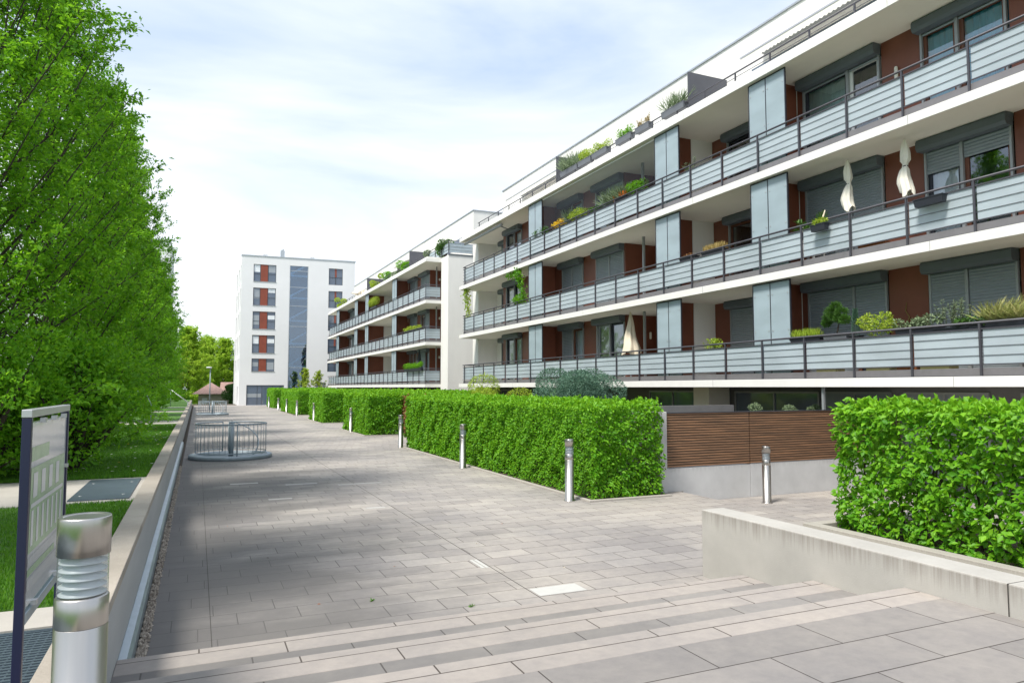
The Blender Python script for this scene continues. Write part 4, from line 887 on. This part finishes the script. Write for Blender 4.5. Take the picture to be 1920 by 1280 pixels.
hedge('small farthest clipped hedge beside the tower shopfront', 7.5, 8.9, 79.5, 87, .0, 2.02, .14, 320, 5)
hedge('large leafy hedge at the right edge, rooted in the planter behind the concrete wall', 8.72, 9.9, 0.6, 7.78, 
      .12, 1.92, .100, 960, 6, rough=.12, thin=1, top_shoots=.22)
hedge('brownish copper hedge between the first and second green hedges', 8.9, 9.9, 26.4, 33.5, .0, 1.75, .09, 500, 8, m='red_leaf')
hedge('low mixed hedge running behind the front hedges before the second block', 10.0, 11.2, 27, 58, 0, 1.98, .13, 260, 9)
hedge('hedge before the second block near the far gap', 9.6, 10.6, 60, 80, 0, 2.05, .15, 160, 10)
# light stone edging along the hedges
for i, (a, b_, lab) in enumerate(((12.1, 26.1, 'pale stone edging along the foot of the long middle hedge'), (32.5, 38.4, 'pale stone edging at the foot of the second hedge'), (45, 51.1, 'pale stone edging at the foot of the third hedge'), (58.8, 70.6, 'pale stone edging at the foot of the fourth hedge'))):
    q = MB(); q.box(7.0, a, 0, 7.09, b_, .035); q.box(7.09, a, 0, 8.95, a + .09, .035); tag(obj('stone_edging', q, 'path_slab', bev=.004), lab, 'edging', 'stone edgings of the hedge beds')
    q = MB(); q.box(7.09, a + .09, 0, 8.95, b_, .02); struct('bed_soil', q, 'soil')

# ================================================================ TREES
def tree_mesh(seed, H, rad, z_low, nlimb, ntw, nleaf, leaf, m, fast=.55, trunk_r=.14, sway=0):
    """tapered trunk, ascending limbs, twigs and leaf sprays; returns (wood mesh, crown mesh)"""
    g = np.random.default_rng(seed); rg = random.Random(seed); wood = MB(); P_, D_, N_ = [], [], []
    top = Vector((rg.uniform(-.2, .2), rg.uniform(-.2, .2), H * .97))
    tp = [Vector((0, 0, 0)), Vector((.05, -.04, H * .25)), Vector((-.05, .06, H * .55)), top]
    wood.tube(tp, [trunk_r, trunk_r * .8, trunk_r * .5, .015], 9)
    def trunk_at(z):
        u = z / H * 3.1; i = min(2, int(u)); f = u - i; return tp[i].lerp(tp[i + 1], min(1, f))
    env = lambda z: rad * max(.08, max(.0, math.sin(min(1, max(.0, z / H)) ** .8 * 2.75 + .34)) ** .75)
    for i in range(nlimb):
        u = (i + rg.random()) / nlimb; z0 = z_low * .5 + (H * .80 - z_low * .5) * u ** 1.05
        a = i * 2.39996 + rg.uniform(-.4, .4); p0 = trunk_at(z0); L = 0
        rise = fast * (1.0 + .9 * u) ; zt = min(H, z0 + rad * rise * rg.uniform(.8, 1.5) + (.3 if u > .2 else -.1)); r1 = env(zt) * rg.uniform(.72, 1.06)
        if u < .12: zt = z0 + rg.uniform(-.3, .6)
        p2 = Vector((math.cos(a) * r1, math.sin(a) * r1, zt)); pm = p0.lerp(p2, .5) + Vector((0, 0, -.12 * r1)) + Vector((rg.uniform(-.3, .3), rg.uniform(-.3, .3), rg.uniform(-.25, .2)))
        rb = trunk_r * (.26 - .16 * u); wood.tube([p0, pm, p2], [rb, rb * .6, .006], 5, False)
        for j in range(ntw):
            f = .22 + .8 * (j + rg.random()) / ntw; f = min(f, 1.0)
            q = (p0.lerp(pm, f * 2) if f < .5 else pm.lerp(p2, f * 2 - 1)); d = (p2 - p0).normalized()
            side = Vector((rg.gauss(0, 1), rg.gauss(0, 1), rg.gauss(.15, .55))).normalized(); tl = rad * rg.uniform(.16, .40) * (1.15 - .5 * f)
            e = q + (side * .75 + d * .55).normalized() * tl
            if nleaf > 20: wood.tube([q, e], [.007, .002], 3, False)
            n = nleaf; tt = g.random(n) ** .8
            base_ = np.array(q)[None] + (np.array(e) - np.array(q))[None] * tt[:, None] + g.normal(0, tl * .13, (n, 3)) * [1, 1, .55]
            dd = (np.array(e) - np.array(q)) / (tl + 1e-6)
            P_.append(base_); D_.append(unit(g, n) * .9 + dd[None] * .7 - np.array([0, 0, .15])); N_.append(np.array([0, 0, 1.0]) + g.normal(0, .5, (n, 3)))
    return wood.mesh('trunk', 'bark'), leaf_mesh('crown', m, np.vstack(P_), np.vstack(D_), np.vstack(N_), leaf, .52, .12, seed)
def tree(label, x, y, z, wm, cm, rz=0, sc=1.0, group='hornbeam trees in the left row', name='tree', sz=None):
    t = thing(name, label, 'tree', (x, y, z), group, rz); t.scale = (sc, sc, sz or sc)
    obj('trunk', wm, None, t, world=False); obj('crown', cm, None, t, world=False); return t
TA = tree_mesh(21, 13.5, 2.75, .5, 130, 13, 46, .10, 'hornbeam_leaf')
TB = tree_mesh(22, 13.5, 2.6, .8, 110, 12, 46, .115, 'hornbeam_leaf')
TC = tree_mesh(23, 12.5, 2.6, 1.6, 90, 10, 40, .13, 'hornbeam_leaf')
tree('nearest tall hornbeam at the left edge, its dark limbs showing through the leaves', -3.75, 14.6, .70, *TA, rz=.5)
tree('second hornbeam of the left row, reaching highest against the sky', -3.55, 21.2, .70, *TB, rz=1.7, sc=.98)
tree('hornbeam beside the camera, mostly outside the left edge', -4.75, 7.6, .70, *TC, rz=.9, sc=.95)
labs = ('third hornbeam of the left row, counted from the camera', 'fourth hornbeam of the left row, counted from the camera', 'fifth hornbeam of the left row, behind the pale path', 'sixth hornbeam of the left row',
        'seventh hornbeam of the left row', 'eighth hornbeam of the left row', 'ninth hornbeam of the left row', 'farthest hornbeam of the left row')
for i, (y, s) in enumerate(((28, .98), (35, .95), (42.5, .95), (50, .92), (57.5, .92), (65.5, .9), (74, .9), (83, .9))):
    tree(labs[i], -3.3 + .15 * math.sin(i * 2), y, .70, *(TB if i % 2 else TC) if i < 3 else TC, rz=i * 1.3, sc=s)
def bush(label, x, y, z, rx, ry, h, n, leaf, m, seed, name='shrub', lobes=9, cat='shrub', up=.2, flat=.5, base_z=.0, group=None, stems=True):
    g = np.random.default_rng(seed); t = thing(name, label, cat, (x, y, z), group)
    cs = np.c_[g.normal(0, .42, lobes) * rx, g.normal(0, .42, lobes) * ry, base_z + h * (.22 + .62 * g.random(lobes))]; rs = g.uniform(.28, .5, lobes) * min(rx, ry, h)
    k = g.integers(0, lobes, n); u = unit(g, n); rad = rs[k] * (1 - .35 * g.random(n) ** 2)
    P = cs[k] + u * rad[:, None] * [1, 1, .8]; P[:, 2] = np.maximum(P[:, 2], .02)
    obj('foliage', leaf_mesh('foliage', m, P, u + g.normal(0, .6, (n, 3)) + [0, 0, up], u + [0, 0, .6] + g.normal(0, .3, (n, 3)), leaf, flat, .12, seed), None, t, world=False)
    if stems:
        q = MB()
        for c in cs: q.tube([(0, 0, 0), (c[0] * .5, c[1] * .5, c[2] * .45), tuple(c)], [.03 * h, .02 * h, .006], 5, False)
        obj('stems', q, 'bark', t, world=False)
    return t
bush('dense dark green bush at the foot of the near trees beside the lawn', -2.1, 15.4, .70, 1.3, 2.0, 2.6, 15000, .10, 'hornbeam_leaf', 31, lobes=40)
bush('leafy bush behind the info board beneath the nearest tree', -3.3, 13.7, .72, 1.5, 1.2, 2.6, 12000, .09, 'hornbeam_leaf', 36, lobes=44)
bush('rounded bush under the tree row behind the near lawn', -2.9, 19.5, .70, 1.2, 2.6, 2.0, 11000, .10, 'hornbeam_leaf', 33, lobes=30)
# shrubs behind the first hedge
bush('blue-grey spreading conifer behind the long hedge before the balconies', 10.15, 18.3, 0, 1.5, 1.4, 2.85, 52000, .075, 'blue_conifer', 41, lobes=24, flat=.30, up=.5)
bush('yellow-green weeping shrub peeping over the long hedge', 10.3, 23.6, 0, 1.4, 1.2, 2.75, 14000, .10, 'lime_leaf', 42, lobes=13, flat=.25, up=-.6)
bush('dark small shrub on the garden wall right of the long hedge', 12.2, 16.6, 0, 1.2, 1.0, 2.05, 6000, .07, 'hornbeam_leaf', 43, lobes=14)
bush('green shrub growing in the dark garden behind the first hedge', 13.2, 25.5, 0, 1.5, 1.5, 2.1, 7000, .09, 'hornbeam_leaf', 44, lobes=9)
for i, (x, y) in enumerate(((12.9, 14.05), (13.75, 13.75), (14.5, 13.5))):
    bush(('leftmost of three clipped grey-green balls above the slat fence', 'middle of three clipped grey-green balls above the slat fence', 'rightmost of three clipped grey-green balls above the slat fence')[i], x, y, .9, .30, .30, .95, 2500, .05, 'grey_leaf', 50 + i, lobes=5, stems=False, group='clipped balls behind the fence')
t = thing('garden_wall', 'low grey rendered garden wall right of the long hedge', 'wall', (12, 15.5, 0)); q = MB(); q.box(10.2, 16.0, -.2, 14, 16.15, 1.72); obj('wall_body', q, 'gf_wall', t)
for nm, x, y, h in (('pale paving edge', 0, 0, 0),): pass
# small trees by the tower, far trees
FT = tree_mesh(61, 12, 5.0, 2.0, 70, 11, 40, .32, 'far_leaf', fast=.45, trunk_r=.2)
FD = tree_mesh(62, 11, 4.6, 1.2, 50, 9, 24, .30, 'hornbeam_leaf', fast=.45, trunk_r=.22)
for i, (x, y, s, q_, lab) in enumerate(((-1.5, 138, 1.12, FT, 'broad light green tree rising highest beyond the end of the plaza'), (4.6, 144, 1.0, FT, 'light green tree just left of the tower'), (-5.5, 120, .85, FT, 'yellow-green tree behind the end of the tree row'),
                                  (1.6, 150, 1.05, FT, 'tree farthest back between the two light far trees'), (-9, 140, 1.1, FD, 'dark tree beyond the row at far left'), (8.5, 152, .95, FT, 'far tree partly hidden by the tower'), (-13, 130, 1.1, FT, 'pale far tree behind the hidden tall building'))):
    tree(lab, x, y, -1.2, *q_, rz=i, sc=s, group='far trees beyond the plaza', name='broad_tree')
bush('dark round shrub between the small house and the tower', 5.6, 122, -1.2, 2.0, 2.0, 4.3, 9000, .22, 'pine_leaf', 64, lobes=12)
bush('dark shrub left of the small house', -2.6, 122, -1.2, 1.6, 1.6, 3.4, 6000, .22, 'hornbeam_leaf', 65, lobes=9)
YT = tree_mesh(66, 4.2, 1.5, 1.2, 24, 6, 22, .16, 'lime_leaf', fast=.5, trunk_r=.05)
tree('young light green tree in front of the tower stairwell', 11.4, 84.5, 0, *YT, name='young_tree', group='young trees before the tower')
tree('thin young tree right of the tower stairwell, with sparse leaves', 13.0, 85.5, 0, *YT, rz=2, sc=.95, name='young_tree', group='young trees before the tower')

# ================================================================ BALCONY PLANTS, PLANTERS, PARASOLS
def planter(label, x, y0, y1, z, kind, h, seed, potm='planter_black', cat='planter', ph=.17, pw=.17, over=None, dens=1.0, name='planter_box', m=None):
    """trough z = its bottom; kind sets how the plant grows"""
    g = np.random.default_rng(seed); L_ = abs(y1 - y0); y0, y1 = min(y0, y1), max(y0, y1); cy = (y0 + y1) / 2
    t = thing(name, label, cat, (x, cy, z)); q = MB(); b = .02
    q.add([(x - pw / 2 + b, y0 + b, z), (x + pw / 2 - b, y0 + b, z), (x + pw / 2 - b, y1 - b, z), (x - pw / 2 + b, y1 - b, z), (x - pw / 2, y0, z + ph), (x + pw / 2, y0, z + ph), (x + pw / 2, y1, z + ph), (x - pw / 2, y1, z + ph)],
          [(0, 3, 2, 1), (0, 1, 5, 4), (1, 2, 6, 5), (2, 3, 7, 6), (3, 0, 4, 7)]); q.box(x - pw / 2 - .008, y0 - .008, z + ph - .02, x + pw / 2 + .008, y1 + .008, z + ph)
    obj('pot', q, potm, t)
    z += ph; O = np.array([x, cy, t.location.z])
    def put(nm, mm, P, D, NN, s, wd, fold=.1): obj(nm, leaf_mesh(nm, mm, P - O, D, NN, s, wd, fold, seed), None, t, world=False)
    if kind == 'grass':
        n = int(500 * L_ * dens + 60); P = np.c_[g.normal(x, .05, n), g.uniform(y0 + .04, y1 - .04, n), np.full(n, z)]
        put('grass', m or 'lime_leaf', P, np.c_[g.normal(0, .22, n), g.normal(0, .22, n), np.ones(n)], unit(g, n), h, .07, .0)
    elif kind == 'fountain':
        n = int(260 * dens); a = g.uniform(0, 2 * math.pi, n); P = np.c_[np.full(n, x), g.uniform(y0 + .1, y1 - .1, n), np.full(n, z)]
        D = np.c_[np.cos(a) * .6, np.sin(a) * .75, g.uniform(.3, 1.2, n)]; put('grass', m or 'dry_leaf', P, D, unit(g, n), h, .045, .0)
    elif kind == 'bush':
        n = int((600 * L_ + 250) * dens * max(.5, h / .35)); nl = max(4, int(L_ / .22) + 3); c = np.c_[g.normal(x, .04, nl), np.linspace(y0 + .1, y1 - .1, nl) + g.normal(0, .04, nl), z + h * g.uniform(.2, .72, nl)]; r = g.uniform(.25, .42, nl) * h
        k = g.integers(0, nl, n); u = unit(g, n); P = c[k] + u * (r[k] * (1 - .5 * g.random(n) ** 2))[:, None]
        put('foliage', m or 'lime_leaf', P, u + g.normal(0, .6, (n, 3)), u + [0, 0, .5], .065, .5)
    elif kind == 'stalks':
        ns = int(10 * dens) + 3
        b0 = np.c_[g.normal(x, .04, ns), g.uniform(y0 + .05, y1 - .05, ns), np.full(ns, z)]; tops = b0 + np.c_[g.normal(0, .07, ns), g.normal(0, .10, ns), h * g.uniform(.55, 1, ns)]
        n = 34; k = np.repeat(np.arange(ns), n); f = np.tile(np.linspace(.1, 1, n), ns)[:, None]; P = b0[k] * (1 - f) + tops[k] * f; u = unit(g, len(P)); u[:, 2] = abs(u[:, 2]) * .7
        put('foliage', m or 'grey_leaf', P, u, unit(g, len(P)), .075, .22)
        q = MB(); [q.tube([tuple(a), tuple(b)], [.006, .003], 3, False) for a, b in zip(b0, tops)]; obj('stems', q, 'bark', t)
    elif kind == 'pine':
        q = MB(); q.tube([(x, cy, z), (x + .03, cy - .04, z + h * .35), (x, cy + .06, z + h * .6)], [.025, .018, .012], 6); obj('trunk', q, 'bark', t)
        cl = [(0, .02, .90, .17), (0, .2, .74, .19), (0, -.2, .70, .19), (.05, .36, .55, .17), (-.05, -.36, .46, .16), (0, .1, .58, .17), (0, -.1, .5, .15), (.04, .42, .4, .13)]
        Pa = [];Da = []
        for a, b, c, r in cl: u = unit(g, 650); Pa.append(np.array([x + a * h, cy + b * h, z + c * h]) + u * r * h * g.uniform(.3, 1, (650, 1)) * [1, 1, .75]); Da.append(u + [0, 0, .5])
        P = np.vstack(Pa); put('foliage', m or 'pine_leaf', P, np.vstack(Da), unit(g, len(P)), .065, .2)
    elif kind == 'cone':
        n = 1500; f = g.random(n) ** .8; a = g.uniform(0, 2 * math.pi, n); r = .11 * (1 - f * .8) * g.uniform(.5, 1, n)
        P = np.c_[x + r * np.cos(a), cy + r * np.sin(a), z + f * h]; put('foliage', m or 'blue_conifer', P, np.c_[np.cos(a), np.sin(a), np.full(n, 1.0)], unit(g, n), .05, .22)
    elif kind == 'palm':
        ns = 26; a = g.uniform(0, 2 * math.pi, ns); Pa = []; Da = []
        for i in range(ns):
            u = np.array([math.cos(a[i]) * .5, math.sin(a[i]) * .8, g.uniform(.4, 1.1)]); f = np.linspace(.1, 1, 16)[:, None]; p = np.array([x, cy, z]) + u * f * h * .9 - np.array([0, 0, 1]) * f ** 2 * h * .35
            Pa.append(p); Da.append(u[None] + g.normal(0, .5, (16, 3)))
        P = np.vstack(Pa); put('foliage', m or 'pine_leaf', P, np.vstack(Da), np.tile([0, 0, 1.], (len(P), 1)), .14, .2)
    if over:
        om, no, oh = over; c = np.c_[g.normal(x, .05, no), g.uniform(y0 + .05, y1 - .05, no), z + oh * g.uniform(.6, 1.1, no)]; P = np.repeat(c, 9, 0) + g.normal(0, .02, (no * 9, 3)); a = unit(g, len(P)); a[:, 2] = abs(a[:, 2])
        put('flowers', om, P, a, a, .10 if x > 14 and abs(y0) > 20 else .06, .8)
    return t
r1 = ZB[0] + 1.10
X = 14.32
planter('black trough of bright short grass, first in the row on the lowest right balcony', X, 14.1, 13.1, r1, 'grass', .22, 1)
planter('bonsai pine in a black trough on the lowest right balcony', X, 13.0, 12.3, r1, 'pine', .78, 2, potm='planter_grey', name='potted_pine', cat='potted plant')
planter('dark slim dwarf conifer beside the bonsai pine', X, 12.25, 11.95, r1 - .05, 'cone', .62, 3, name='potted_conifer', cat='potted plant')
planter('yellow-green leafy shrub in a trough right of the dwarf conifer', X, 11.9, 11.1, r1 - .1, 'bush', .50, 4, m='lime_leaf')
planter('grey-green heather in a long black trough before the brown panel', X, 11.0, 9.95, r1, 'bush', .26, 5, m='grey_leaf', dens=1.4)
planter('tall pale green stalks in a trough before the closed shutters', X, 10.1, 9.35, r1 - .04, 'stalks', .60, 6, m='grey_leaf', dens=1.5)
planter('pale straw-green grasses in the last black trough at the right edge', X, 9.2, 8.2, r1 + .02, 'fountain', .50, 7, dens=1.5, m='straw_leaf')
planter('black trough with low green herbs between the stalks and the dry grasses', X, 9.7, 9.0, r1, 'bush', .16, 8, m='pine_leaf')
planter('small light green potted plant on the lowest balcony before the white wall', 14.4, 17.6, 16.9, ZB[0] + .99, 'bush', .30, 9, m='lime_leaf', name='potted_plant', cat='potted plant')
r2 = ZB[1] + 1.10
planter('green palm-like plant behind the rail beside the frosted screen, middle balcony', 14.5, 13.9, 13.2, r2 - .1, 'palm', .6, 10, name='potted_plant', cat='potted plant')
planter('dark flower box with cream flowers hung outside the middle balcony rail', 13.98, 13.0, 12.55, r2 - .12, 'bush', .16, 11, m='lime_leaf', over=('white_flower', 10, .16))
planter('empty black flower box hung outside the middle balcony rail', 13.98, 10.2, 9.55, r2 - .16, 'none', .1, 12)
planter('terracotta-coloured trough with dry plants on the middle balcony', X, 18.7, 17.9, r2 + .01, 'bush', .10, 13, m='red_leaf', potm='planter_black')
planter('trough with tan dry grass tuft on the middle balcony before the white wall', X, 17.6, 16.6, r2, 'grass', .22, 14, m='dry_leaf', dens=1.6)
planter('bushy green plant by the climbing vine on the middle balcony', 14.3, 32.0, 30.9, r2 - .2, 'bush', .55, 15, m='hedge_leaf')
r3 = ZB[2] + 1.08
planter('dark green plant at the left end of the flowered upper loggia', X, 29.6, 28.5, r3 - .05, 'bush', .42, 16, m='pine_leaf', over=('orange_flower', 8, .4))
planter('trough of bright yellow flowers in the upper loggia', X, 27.7, 26.7, r3, 'bush', .36, 17, m='yellow_flower', dens=.8)
planter('spiky grey-green dracaena in the upper loggia', X + .1, 26.8, 26.2, r3, 'fountain', .75, 18, m='grey_leaf', dens=.4, name='potted_plant', cat='potted plant')
planter('yellow-green shrubs and white flowers in the upper loggia', X, 26.2, 24.9, r3, 'bush', .42, 19, m='lime_leaf', over=('white_flower', 30, .42))
planter('deep green herbs in a black trough, middle of the upper loggia', X, 24.6, 23.6, r3, 'bush', .26, 20, m='pine_leaf')
planter('wild grey-green grasses spilling over the upper loggia rail', X, 23.6, 21.9, r3, 'fountain', .70, 21, m='grey_leaf', dens=1.3)
planter('orange flowers in the upper loggia trough', X, 22.6, 21.8, r3 + .06, 'bush', .24, 22, m='orange_flower')
planter('bright green leafy plant at the right end of the upper loggia', X, 21.8, 20.7, r3, 'bush', .45, 23, m='hedge_leaf')
planter('twiggy pale plant on the upper balcony beside the frosted screen', 14.4, 18.6, 18.0, r3 - .1, 'stalks', .45, 24, m='grey_leaf', dens=.5, name='potted_plant', cat='potted plant')
r4 = 11.95
for i, (a, b, k, h, m_, lab) in enumerate(((28.8, 27.2, 'fountain', .8, 'grey_leaf', 'wispy grey plant by the left terrace divider on the roof'), (27.1, 26.0, 'bush', .45, 'lime_leaf', 'yellow-green plant third along the roof terrace rail'), (25.9, 24.7, 'bush', .40, 'lime_leaf', 'leafy trough at the middle of the roof terrace rail'),
                                      (24.0, 22.9, 'bush', .36, 'hedge_leaf', 'dark trough with light green plant on the roof terrace rail'), (22.6, 21.7, 'stalks', .35, 'dry_leaf', 'grey trough with reddish stalks on the roof terrace rail'), (20.9, 19.6, 'fountain', .6, 'grey_leaf', 'tall dry grasses near the right terrace divider on the roof'))):
    planter(lab, 15.3, a, b, r4, k, h, 30 + i, m=m_, potm='planter_grey', ph=.22, pw=.24)
for i, (x, y, h, m_, k, lab) in enumerate(((15.6, 67.5, 2.6, 'lime_leaf', 'b', 'tall light green shrub on the second block roof terrace'), (15.6, 63.5, 1.6, 'hedge_leaf', 'b', 'rounded green shrub on the second block roof terrace'), (15.6, 46.6, 1.3, 'pine_leaf', 'b', 'dark green conical shrub at the corner of the second block roof'),
                                          (15.3, 84.0, 1.5, 'lime_leaf', 'b', 'golden shrub at the far end of the second block roof'), (15.5, 58.5, 1.5, 'grey_leaf', 'b', 'grey-green ivy screen on the second block roof terrace'), (15.5, 56.6, 1.4, 'hornbeam_leaf', 'b', 'green hedge trough by the second block roof divider'), (15.7, 49.5, 1.0, 'grey_leaf', 'b', 'pale wispy bush on the second block roof'))):
    bush(lab, x, y, 11.2, .75, 1.0, h, 2200, .12, m_, 70 + i, lobes=7)
planter('red and cream flowers in a green trough on the lowest balcony of the second block', 14.0, 51.2, 46.9, ZB[0] + 1.15, 'bush', .42, 45, m='hornbeam_leaf', over=('orange_flower', 110, .42))
planter('yellow-green plants on the middle balcony of the second block', 14.3, 52.4, 48.2, ZB[1] + 1.1, 'bush', .34, 46, m='lime_leaf')
planter('pale green fern hanging on the top balcony of the second block', 14.3, 64.2, 61.8, ZB[2] + 1.3, 'bush', .8, 47, m='lime_leaf')
# climbers
def vine(label, x, ya, yb, za, zb_, n, m, seed, s=.11):
    g = np.random.default_rng(seed); f = g.random(n); t = thing('climbing_plant', label, 'climber', (x, ya, za))
    P = np.c_[g.normal(0, .07, n), (yb - ya) * f + g.normal(0, .16, n), (zb_ - za) * f + g.normal(0, .10, n)]
    obj('leaves', leaf_mesh('leaves', m, P, unit(g, n), unit(g, n) + [-.8, 0, .3], s, .6, .1, seed), None, t, world=False)
    q = MB(); q.tube([(0, 0, 0), (0, (yb - ya) * .4, (zb_ - za) * .5), (0, yb - ya, zb_ - za)], .01, 4); obj('stem', q, 'bark', t, world=False)
vine('bright green vine climbing beside the left frosted screen', 14.15, 30.5, 31.3, 6.3, 7.95, 520, 'hedge_leaf', 81)
vine('top of the bright green vine under the slab, left of the frosted screen', 14.2, 31.2, 32.6, 7.7, 7.9, 220, 'hedge_leaf', 83)
vine('pale yellow-green bamboo at the far left end of the middle balcony', 14.3, 38.4, 39.0, 6.0, 7.95, 420, 'lime_leaf', 82, .13)
def parasol(label, x, y, z, top, cloth='umbrella_cloth', full=.16, tie=True, seed=0, low=None):
    t = thing('parasol', label, 'parasol', (x, y, z), 'closed parasols on the balconies')
    q = MB(); q.tube([(x, y, z), (x, y, top)], .02, 8); obj('pole', q, 'frame_white', t)
    low = low or top - 1.45; g = random.Random(seed); n = 24; q = MB(); rows = 18; vs = []
    for i in range(rows + 1):
        u = i / rows; zz = top + .02 - (top - low) * u
        prof = (.015 + full * .62 * min(1, (u * 4) ** .7)) if u < .42 else (full * .40 if u < .52 else full * (.62 + .5 * min(1, (u - .52) * 4) - .25 * max(0, u - .85)))
        if not tie: prof = full * (.06 + .94 * u)
        for k in range(n):
            a = 2 * math.pi * k / n; r = prof * (1 + .24 * math.sin(a * 6 + u * 3) + .10 * math.sin(a * 3 + seed)); wv = .05 * math.sin(u * 9 + seed) * u
            zz2 = zz + (0.07 * math.sin(a * 3 + seed) if i == rows else 0); vs.append((x + r * math.cos(a), y + wv + r * math.sin(a), zz2))
    q.add(vs, [(i * n + k, i * n + (k + 1) % n, (i + 1) * n + (k + 1) % n, (i + 1) * n + k) for i in range(rows) for k in range(n)], True); obj('cloth', q, cloth, t)
    if tie: q = MB(); zt = top - (top - low) * .47; q.lathe([(full * .42, zt - .012), (full * .45, zt), (full * .42, zt + .012)], 14, (x, y)); obj('strap', q, 'umbrella_dark', t)
    q = MB(); q.lathe([(0, z), (.22, z), (.22, z + .05), (.03, z + .07), (.03, z + .3)], 16, (x, y)); obj('foot', q, 'planter_grey', t)
parasol('closed white parasol left of the brown panel on the middle balcony', 14.75, 12.55, ZB[1] + .22, 7.88, full=.115, seed=1, low=6.62)
parasol('closed white parasol before the brown panel on the middle balcony', 14.75, 10.98, ZB[1] + .22, 7.90, full=.125, seed=2, low=6.6)
parasol('closed cream parasol, wide at its foot, on the lowest balcony', 14.8, 22.45, ZB[0] + .22, 5.02, cloth='umbrella_cream', full=.33, tie=False, seed=3, low=3.45)
parasol('closed black parasol on the lowest balcony of the second block', 14.8, 50.2, ZB[0] + .22, 5.0, cloth='umbrella_dark', full=.28, tie=False, seed=4, low=3.2)
parasol('half-hidden tan parasol on the second block roof terrace', 16.0, 76.5, 11.2, 13.0, cloth='umbrella_cream', full=.9, tie=False, seed=5, low=12.3)
# things standing on the balconies
def crate(label, name, x, y0, y1, z, h, m, cat, w=.3):
    t = thing(name, label, cat, (x, (y0 + y1) / 2, z)); q = MB(); q.box(x, y0, z, x + .02, y1, z + h); q.box(x + w - .02, y0, z, x + w, y1, z + h); q.box(x + .02, y0, z, x + w - .02, y0 + .02, z + h); q.box(x + .02, y1 - .02, z, x + w - .02, y1, z + h); q.box(x + .02, y0 + .02, z, x + w - .02, y1 - .02, z + .02)
    obj('box_body', q, m, t, bev=.004); q = MB(); q.box(x - .01, y0 - .01, z + h + .002, x + w + .01, y1 + .01, z + h + .03); obj('lid', q, m, t)
for i, (a, b) in enumerate(((12.6, 13.2), (11.15, 11.75), (9.75, 10.4))):
    crate(('pale yellow box showing through the frosted panel below the bonsai pine', 'pale yellow box showing through the frosted panel below the shrub', 'pale yellow box showing through the frosted panel below the tall stalks')[i], 'storage_box', 14.2, a, b, ZB[0] + .23, .72, 'yellow_board', 'box')
crate('orange-brown crate under the first yellow box row on the lowest balcony', 'wooden_crate', 14.25, 10.5, 11.0, ZB[0] + .23, .22, 'orange_box', 'crate')
crate('small orange crate visible below the glass on the middle balcony', 'wooden_crate', 14.25, 11.2, 11.9, ZB[1] + .23, .2, 'orange_box', 'crate')
t = thing('deck_chair', 'white chair back beside the frosted screen on the middle balcony', 'chair', (14.9, 13.9, ZB[1] + .22))
q = MB(); q.box(14.72, 13.65, ZB[1] + .65, 15.15, 14.1, ZB[1] + .69); obj('seat', q, 'frame_white', t)
q = MB(); q.box(14.72, 14.06, ZB[1] + .7, 15.15, 14.1, ZB[1] + 1.45); obj('backrest', q, 'frame_white', t)
for xx in (14.74, 15.1):
    for yy in (13.67, 14.05): q = MB(); q.box(xx, yy, ZB[1] + .22, xx + .03, yy + .03, ZB[1] + .65); obj('leg', q, 'frame_white', t)
t = thing('driftwood', 'upright pale piece of driftwood behind the middle balcony rail', 'driftwood', (14.5, 13.25, ZB[1] + .9)); q = MB(); q.tube([(14.5, 13.3, ZB[1] + .8), (14.5, 13.2, ZB[1] + 1.3), (14.5, 13.06, ZB[1] + 1.62)], [.04, .035, .012], 7); obj('wood', q, 'umbrella_cream', t)
